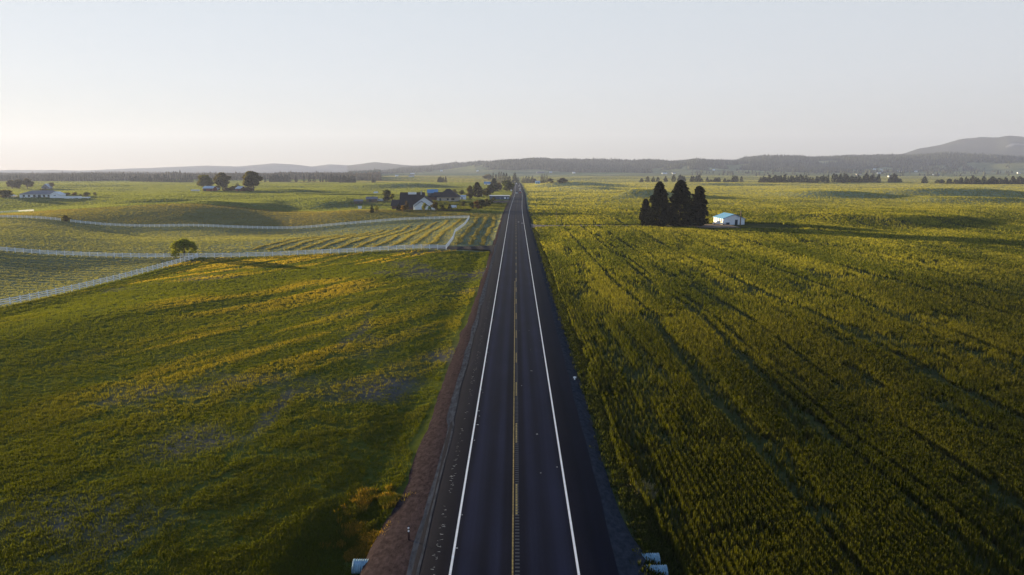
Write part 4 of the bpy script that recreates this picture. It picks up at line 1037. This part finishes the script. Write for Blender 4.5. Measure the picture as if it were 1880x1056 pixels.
house('roadside_store', 'long low blue-grey building with a white flat roof beside the highway', p + Vector((0, 6, 0)), 0, 16.5, 11, 2.9, .3, M_SLATE, M_WPAINT, 'flat', .4,
      [('f', 4.6, .6, 1.6, 1.3, 'panel'), ('f', 7.0, .4, .6, 1.6, 'panel'), ('f', .5, .2, .15, 1.8, 'panel'), ('f', -4.5, .8, 1.8, 1.2, 'window')], 'building')
for k, (px, lab) in enumerate(((870, 'left one of three white pillars under the dark trees'), (878, 'middle one of three white pillars under the dark trees'), (885, 'right one of three white pillars under the dark trees'))):
    p = at(px, 361); root = empty('garden_pillar', p, 0, lab, 'pillar', 'white pillars under the trees')
    MB().box(-.55, .55, -.55, .55, -.3, 2.2).build('shaft', M_WHITE, root, .04); MB().box(-.75, .75, -.75, .75, 2.203, 2.45).build('cap', M_WHITE, root, .04)
p = at_y(846, 560); house('garden_shed', 'small white outbuilding right of the tan house', p, 0, 8, 5, 2.4, .9, M_WPAINT, M_TIN, 'gable_x', .3, [('f', 1, 0, 1, 2, 'door')], 'outbuilding')
p = at_y(895, 1150); house('farm_house', 'blue-roofed house under the wide pale tree', p, 0, 11, 9, 2.8, 2.6, M_WPAINT, M_ROOFB, 'gable_x', .5, [('f', -2, .8, 1.2, 1.2, 'window')])
p = at_y(987, 1325); house('farm_house', 'first blue house right of the road end', p, 0, 9, 8, 3.4, 1.8, mat('sky_blue_siding', (.25, .5, .62), .7, .1), M_TIN, 'gable_x', .4, [('f', -2, .9, 1.2, 1.3, 'window'), ('f', 2, .9, 1.2, 1.3, 'window')])
p = at_y(1019, 1325); house('farm_house', 'second blue house, farther right of the road end', p, 0, 9, 8, 3.0, 1.8, mat('pale_blue_siding', (.22, .42, .55), .7, .1), M_ROOFG, 'gable_x', .4, [('f', -2, .9, 1.2, 1.3, 'window')])
# sheds, white box, trailer on the homestead's west side
p = at(658.5, 374); house('garden_shed', 'small dark open shed at the left end of the homestead paddock', p, R(8), 6, 4, 1.9, .9, M_WOOD, M_ROOFG, 'gable_x', .4, [('f', 0, 0, 1.6, 1.6, 'door')], 'shed')
p = at(683, 371); house('garden_shed', 'dark shed with purple-grey roof left of the white trailer', p, R(6), 8, 6, 2.4, 1.4, M_WOOD, M_ROOFG, 'gable_x', .4, [('f', -1, 0, 2, 2, 'door')], 'shed')
p = at(697, 370); root = empty('trailer', p, R(8), 'long white trailer beside the dark shed', 'trailer')
MB().box(-3, 3, -1.1, 1.1, .45, 2.0).build('body', M_WPAINT, root, .12); MB().box(-3.6, -3, -.08, .08, .45, .55).build('drawbar', M_TRIM, root)
for sx in (-.6, .6):
    for sy in (-1.0, 1.0): MB().tube([(sx, sy - .12, .35), (sx, sy + .12, .35)], .35, 12).build('wheel', M_RUBBER, root)
MB().box(-1.2, .2, -1.13, -1.10, 1.1, 1.6).build('window', M_GLASS, root)
p = at(661, 384); root = empty('storage_box', p, R(5), 'small white box-shaped hut standing alone on the dry grass', 'hut')
MB().box(-1.15, 1.15, -.9, .9, -.3, 1.75).build('wall', M_WPAINT, root); MB().prism([(-1.1, 1.753), (1.1, 1.753), (1.1, 1.85), (-1.1, 2.15)], 'x', -1.35, 1.35).build('roof', M_WHITE, root); MB().box(-.4, .4, -.95, -.903, 0, 1.5).build('door', M_WHITE, root)
p = at(703, 385); root = empty('stone_trough', p, R(10), 'low pale trough lying between the conifers left of the white house', 'trough')
MB().box(-2.4, 2.4, -.6, .6, -.2, .5).build('basin', M_STONE, root, .06); MB().box(-2.1, 2.1, -.4, .4, .503, .53).build('water_surface', M_GLASS, root)

def wire_fence(pts, label, m=M_WOOD, sp=3.5, h=1.2):
    L = np.array(pts, float); seg = np.hypot(*(np.diff(L, axis=0)).T); t = np.concatenate([[0], np.cumsum(seg)]); n = max(2, int(t[-1] / sp) + 1); s = np.linspace(0, t[-1], n)
    X = np.interp(s, t, L[:, 0]); Y = np.interp(s, t, L[:, 1]); Z = H(X, Y); root = empty('post_fence', (X[0], Y[0], Z[0]), 0, label, 'fence')
    me = None
    for k in range(n):
        if me is None:
            o = MB().tube([(0, 0, -.3), (0, 0, h + .1)], .08, 6).build('post', m, root); me = o.data
        else:
            o = bpy.data.objects.new('post', me); COL.objects.link(o); o.parent = root
        o.location = (X[k] - X[0], Y[k] - Y[0], Z[k] - Z[0])
    for zz in (.4, .75, 1.1):
        MB().tube([(X[k] - X[0], Y[k] - Y[0], Z[k] - Z[0] + zz) for k in range(n)], .045, 5).build('rail', m, root)
a, b_, c_ = at(645, 391), at(735, 389.5), at(862, 387.5)
wire_fence([(a.x, a.y), (b_.x, b_.y), (c_.x, c_.y)], 'dark wooden fence along the front of the homestead garden')
a, b_ = at(644, 376), at(738, 369.5); wire_fence([(a.x, a.y), (b_.x, b_.y)], 'dark wooden fence behind the homestead paddock sheds')
def hedge(p0, p1, h, wd, label, col, n=2600):
    a, b_ = Vector(p0), Vector(p1); L = (b_ - a).length; cl = []; m = max(4, int(L / (wd * .8)))
    for k in range(m + 1):
        q_ = a.lerp(b_, k / m); z = Hs(q_.x, q_.y) - a.z; cl.append((q_.x - a.x, q_.y - a.y, z + h * .5, wd * .6, wd * .6, h * .55 * random.uniform(.85, 1.15)))
    cm = crown_mesh('clipped_hedge', cl, n, wd * .13, col); o = link_mesh('clipped_hedge', cm, M_LEAF); o.location = a
    tag(o, label, 'hedge')
hedge(at(897, 379), at(907.5, 366), 2.2, 2.2, 'dark clipped hedge leading from the shrub bank to the car park', (.03, .035, .014))
hedge(at(806, 388), at(862, 387.5), 1.2, 1.6, 'low dark hedge along the garden edge right of the white house', (.035, .045, .016), 2000)
hedge(at(742, 389), at(800, 388), .9, 1.4, 'low dark planting at the foot of the white gabled house', (.035, .045, .016), 1600)

# far-left ranch house and its wall
p = at(68, 362.8); k = mpp(p.y)
rh = house('ranch_house', 'long white ranch house with a grey hip roof on the left', p + Vector((0, 8, 0)), R(3), 72 * k * .9, 15, 2.9, 3.2, M_WPAINT, M_ROOFG, 'hip', .8,
      [('f', x_, .7, 1.7, 1.4, 'window') for x_ in (-12, -7.5, -3, 5.5, 9.5)] + [('f', 1.5, 0, 2.6, 2.4, 'door')])
p = at(102, 363); w4 = house('ranch_house', 'gable wing', p + Vector((0, 3, 0)), R(3), 9, 8, 2.6, 2.4, M_WPAINT, M_WPAINT, 'gable_y', .4, [('f', 0, .7, 1.6, 1.4, 'window')])
attach(rh, w4, 'gable_wing')
a, b_ = at(92, 363.8), at(165, 364.2)
root = empty('garden_wall', a, 0, 'long plain white garden wall right of the ranch house', 'wall'); n = 14; bb = MB(); cc_ = MB()
for k in range(n):
    q0, q1 = a.lerp(b_, k / n), a.lerp(b_, (k + 1) / n); z0 = min(Hs(q0.x, q0.y), Hs(q1.x, q1.y)) - a.z
    top = 2.0 - (.7 if k > 10 else 0)
    bb.box(q0.x - a.x, q1.x - a.x, q0.y - a.y - .12, q0.y - a.y + .12, z0 - .6, z0 + top); cc_.box(q0.x - a.x, q1.x - a.x, q0.y - a.y - .18, q0.y - a.y + .18, z0 + top + .003, z0 + top + .12)
bb.build('wall_panel', M_WHITE, root); cc_.build('coping', M_WPAINT, root)
p = at(18, 363); house('garden_shed', 'cream tent-roofed shed left of the ranch house', p + Vector((0, 3, 0)), 0, 6, 5, 1.6, 1.2, mat('cream_board', (.7, .55, .32), .7, .1), M_WPAINT, 'hip', .3, [('f', 0, 0, 1.4, 1.4, 'door')], 'shed')
p = at(82, 347.5); house('barn', 'grey pitched-roof barn behind the ranch house', p + Vector((0, 5, 0)), R(12), 13 * mpp(p.y), 10, 2.5, 4.8, M_ROOFG, M_TIN, 'gable_y', .4, [('f', 0, 0, 2.5, 2.5, 'door')], 'barn')
# farm with red barns
p = at(382, 351.5); k = mpp(p.y)
house('barn', 'long red barn with a pale tin roof under the two-lobed tree', p + Vector((0, 5, 0)), R(-4), 19 * k, 9, 3.2, 2.0, M_RED, M_TIN, 'gable_x', .5, [('f', -3, 0, 2.4, 2.4, 'door'), ('f', 3.5, .9, 1.4, 1.2, 'window')], 'barn')
p = at(396, 350.3); house('garden_shed', 'low tin-roofed shed against the right end of the long red barn', p + Vector((0, 4, 0)), R(-4), 9 * k, 6, 1.6, 1.2, M_WOOD, M_TIN, 'gable_x', .4, [('f', 0, 0, 1.4, 1.5, 'door')], 'shed')
p = at(440, 351.6); house('barn', 'small red barn with a blue-grey roof left of the largest tree', p + Vector((0, 4, 0)), R(-24), 12.5 * k, 8, 3.0, 2.2, M_RED, M_TIN, 'gable_x', .5, [('f', 1, 0, 2, 2.2, 'door')], 'barn')
for px, lab in ((355, 'white trailer farthest left of the red barns'), (363, 'pale trailer beside the long red barn')):
    p = at(px, 351.3); root = empty('trailer', p, R(4), lab, 'trailer'); MB().box(-2.6, 2.6, -1, 1, .4, 1.9).build('body', M_WPAINT, root, .1)
    MB().box(-3.2, -2.6, -.08, .08, .4, .5).build('drawbar', M_TRIM, root)
    for sy in (-.95, .95): MB().tube([(0, sy - .1, .33), (0, sy + .1, .33)], .33, 10).build('wheel', M_RUBBER, root)

# scattered far houses
GV_ = 'houses of the far village'
vill = [(1219, 319.5, 9, 'larger white farm building on the rise above the loose conifer row', M_WPAINT), (1236, 319.2, 6, 'smaller white farm building on the rise above the loose conifer row', M_WPAINT),
        (1309, 313, 4, 'tiny pale house at the foot of the wooded hill', M_WPAINT), (1603, 312, 4.5, 'white house highest up in the far village', M_WPAINT), (1615, 312, 3.5, 'small white house beside the highest one in the village', M_WPAINT),
        (1583, 316.5, 4, 'white house at the left end of the far village', M_WPAINT), (1618, 316, 6, 'sunlit cream house in the middle of the far village', M_TAN), (1626, 316, 5, 'cream house just right of the sunlit one', M_TAN),
        (1632, 316, 4, 'pale house right of the two cream houses', M_WPAINT), (1644, 315.5, 5, 'bluish white house in the right half of the village', M_WPAINT), (1651, 315.5, 4.5, 'tan house in the right half of the village', M_TAN),
        (1663, 315, 6, 'sunlit house near the right end of the village', M_TAN), (1679, 315.8, 5, 'pale house at the right end of the village', M_WPAINT), (1574, 321.3, 10, 'long pale-roofed building behind the dense treeline', M_TAN),
        (1612, 319.5, 7, 'blue-grey roofed building below the cream houses', M_SLATE), (1631, 325, 4, 'bright white hut between the treeline and the knot', M_WPAINT), (1716, 321.5, 12, 'long bluish farm building right of the village', M_SLATE),
        (877, 315, 4, 'tiny white house in the hillside clearing left of the road end', M_WPAINT), (1011, 317.5, 5, 'white-roofed building on the far plain right of the road end', M_WPAINT), (992, 317.5, 14, 'long dark building on the far plain', M_SLATE),
        (1053, 318.5, 5, 'pale building below the wooded hill right of centre', M_WPAINT), (729, 324, 6, 'white farmhouse at the left of the hazy far farm', M_WPAINT), (756, 324.6, 9, 'long white barn of the hazy far farm', M_WPAINT),
        (758, 320.5, 8, 'pale roof behind the long white barn of the hazy far farm', M_ROOFG), (811, 314.5, 4, 'tiny white house high in the hillside clearing', M_WPAINT), (1868, 318.5, 6, 'blue-white house at the far right below the hill', M_WPAINT)]
for k, (px, py, wpx, lab, wm) in enumerate(vill):
    p = at(px, py); p.y = min(p.y, 3800); p = at_y(px, p.y); s = mpp(p.y); w = wpx * s
    house('far_house', lab, p, R(random.uniform(-12, 12)), w, max(7, w * .5), max(2.8, 1.3 * s), max(1.8, 1.0 * s), wm, (M_TIN, M_ROOFG, M_WPAINT)[k % 3], 'gable_x', .4, (), 'house', GV_, sink=4)

# ------------------------------------------------------------------ things by the road
def culvert(x, y, z, rz, rad, L, label):
    root = empty('culvert_pipe', (x, y, z), rz, label, 'pipe', 'culvert pipes under the road')
    n = 28; nl = int(L / .0225); V = []; Fs = []
    for sgn, (ro) in ((1, 0), (-1, -.03)):
        for i_ in range(nl + 1):
            xx = i_ / nl * L; r = rad + ro + .028 * math.sin(xx / .135 * 6.2832)
            for q_ in range(n): a = q_ / n * 6.2832; V.append((xx, math.cos(a) * r, math.sin(a) * r))
    m_ = (nl + 1) * n
    for o_ in (0, m_):
        for i_ in range(nl):
            for q_ in range(n): Fs.append((o_ + i_*n+q_, o_ + i_*n+(q_+1)%n, o_ + (i_+1)*n+(q_+1)%n, o_ + (i_+1)*n+q_))
    for q_ in range(n): Fs.append((q_, (q_+1) % n, m_ + (q_+1) % n, m_ + q_)); Fs.append((nl*n+q_, nl*n+(q_+1) % n, m_ + nl*n+(q_+1) % n, m_ + nl*n+q_))
    MB().add(V, Fs).build('barrel', M_STEEL, root)
    rim = MB(); rim.tube([(L + .0, math.cos(a) * (rad + .005), math.sin(a) * (rad + .005)) for a in np.linspace(0, 6.2832, 29)], .022, 6); rim.build('rim', M_STEEL, root)
culvert(-8.2, 37.5, -.88, math.pi, .44, 1.45, 'corrugated culvert pipe end at the left gravel bank')
culvert(7.3, 38.1, -.76, 0, .41, 1.45, 'farther of two corrugated culvert pipe ends at the right bank')
culvert(7.5, 36.9, -.80, 0, .41, 1.45, 'nearer of two corrugated culvert pipe ends at the right bank')
def delineator(px, py, h, label, m=None):
    p = at(px, py); x = p.x; root = empty('marker_post', (x, p.y, p.z + .05), 0, label, 'marker post', 'roadside marker posts')
    MB().box(-.05, .05, -.02, .02, -.4, h).build('shaft', m or mat('dark_red_post', (.03, .012, .012), .7), root, .008)
    for z0 in (h - .14, h - .34):
        MB().tube([(0, -.05, z0), (0, -.023, z0)], .06, 12).build('reflector', M_WHITE, root)
delineator(751, 998, 1.15, 'dark marker post with two white reflectors on the near gravel shoulder')
delineator(893, 497, 1.1, 'distant reddish marker post on the left gravel shoulder', mat('faded_red_post', (.16, .04, .04), .7))
def white_marker(p, h, label):
    root = empty('marker_post', p, 0, label, 'marker post', 'roadside marker posts')
    MB().box(-.06, .06, -.02, .02, -.3, h).build('shaft', M_WHITE, root, .006); MB().box(-.17, .17, -.03, -.022, h - .18, h - .02).build('plate', M_WHITE, root)
white_marker(at(1055, 700) , .55, 'short white marker with a small plate beside the right gravel shoulder')
white_marker(at(62, 390), 1.6, 'lone white post in the green field above the far-left fence')
white_marker(at(1187, 348), 3.0, 'small white marker far out in the crop left of the pines')
white_marker(at(1477, 345), 3.4, 'tall thin white marker in the far right field')
n = 160; y = 47 + rng.normal(0, .5, n); x = 9.4 + rng.normal(0, .3, n); P = np.stack([x, y, H(x, y)], -1)
o = blades('dry_grass_tuft', P, np.full(n, .55), np.full(n, .35), 5, np.tile(np.array((.3, .25, .15)), (n, 1)), M_GRASS, .8, None); tag(o, 'pale dry grass tuft on the right bank above the culvert', 'grass tuft')

# ------------------------------------------------------------------ haze
zb = GROUND_LOW - 1.0; zt = 420
hz = MB().box(-7700, 7700, -7700, 7700, zb, zt).build('haze', None); hz['kind'] = 'stuff'
m = bpy.data.materials.new('haze_air'); m.use_nodes = True; t = m.node_tree; t.nodes.remove(t.nodes['Principled BSDF'])
v = t.nodes.new('ShaderNodeVolumePrincipled'); v.inputs['Color'].default_value = (.37, .42, .61, 1); v.inputs['Density'].default_value = 1.2e-4; v.inputs['Anisotropy'].default_value = .19
t.links.new(v.outputs[0], t.nodes['Material Output'].inputs['Volume']); hz.data.materials.append(m); hz.display_type = 'WIRE'
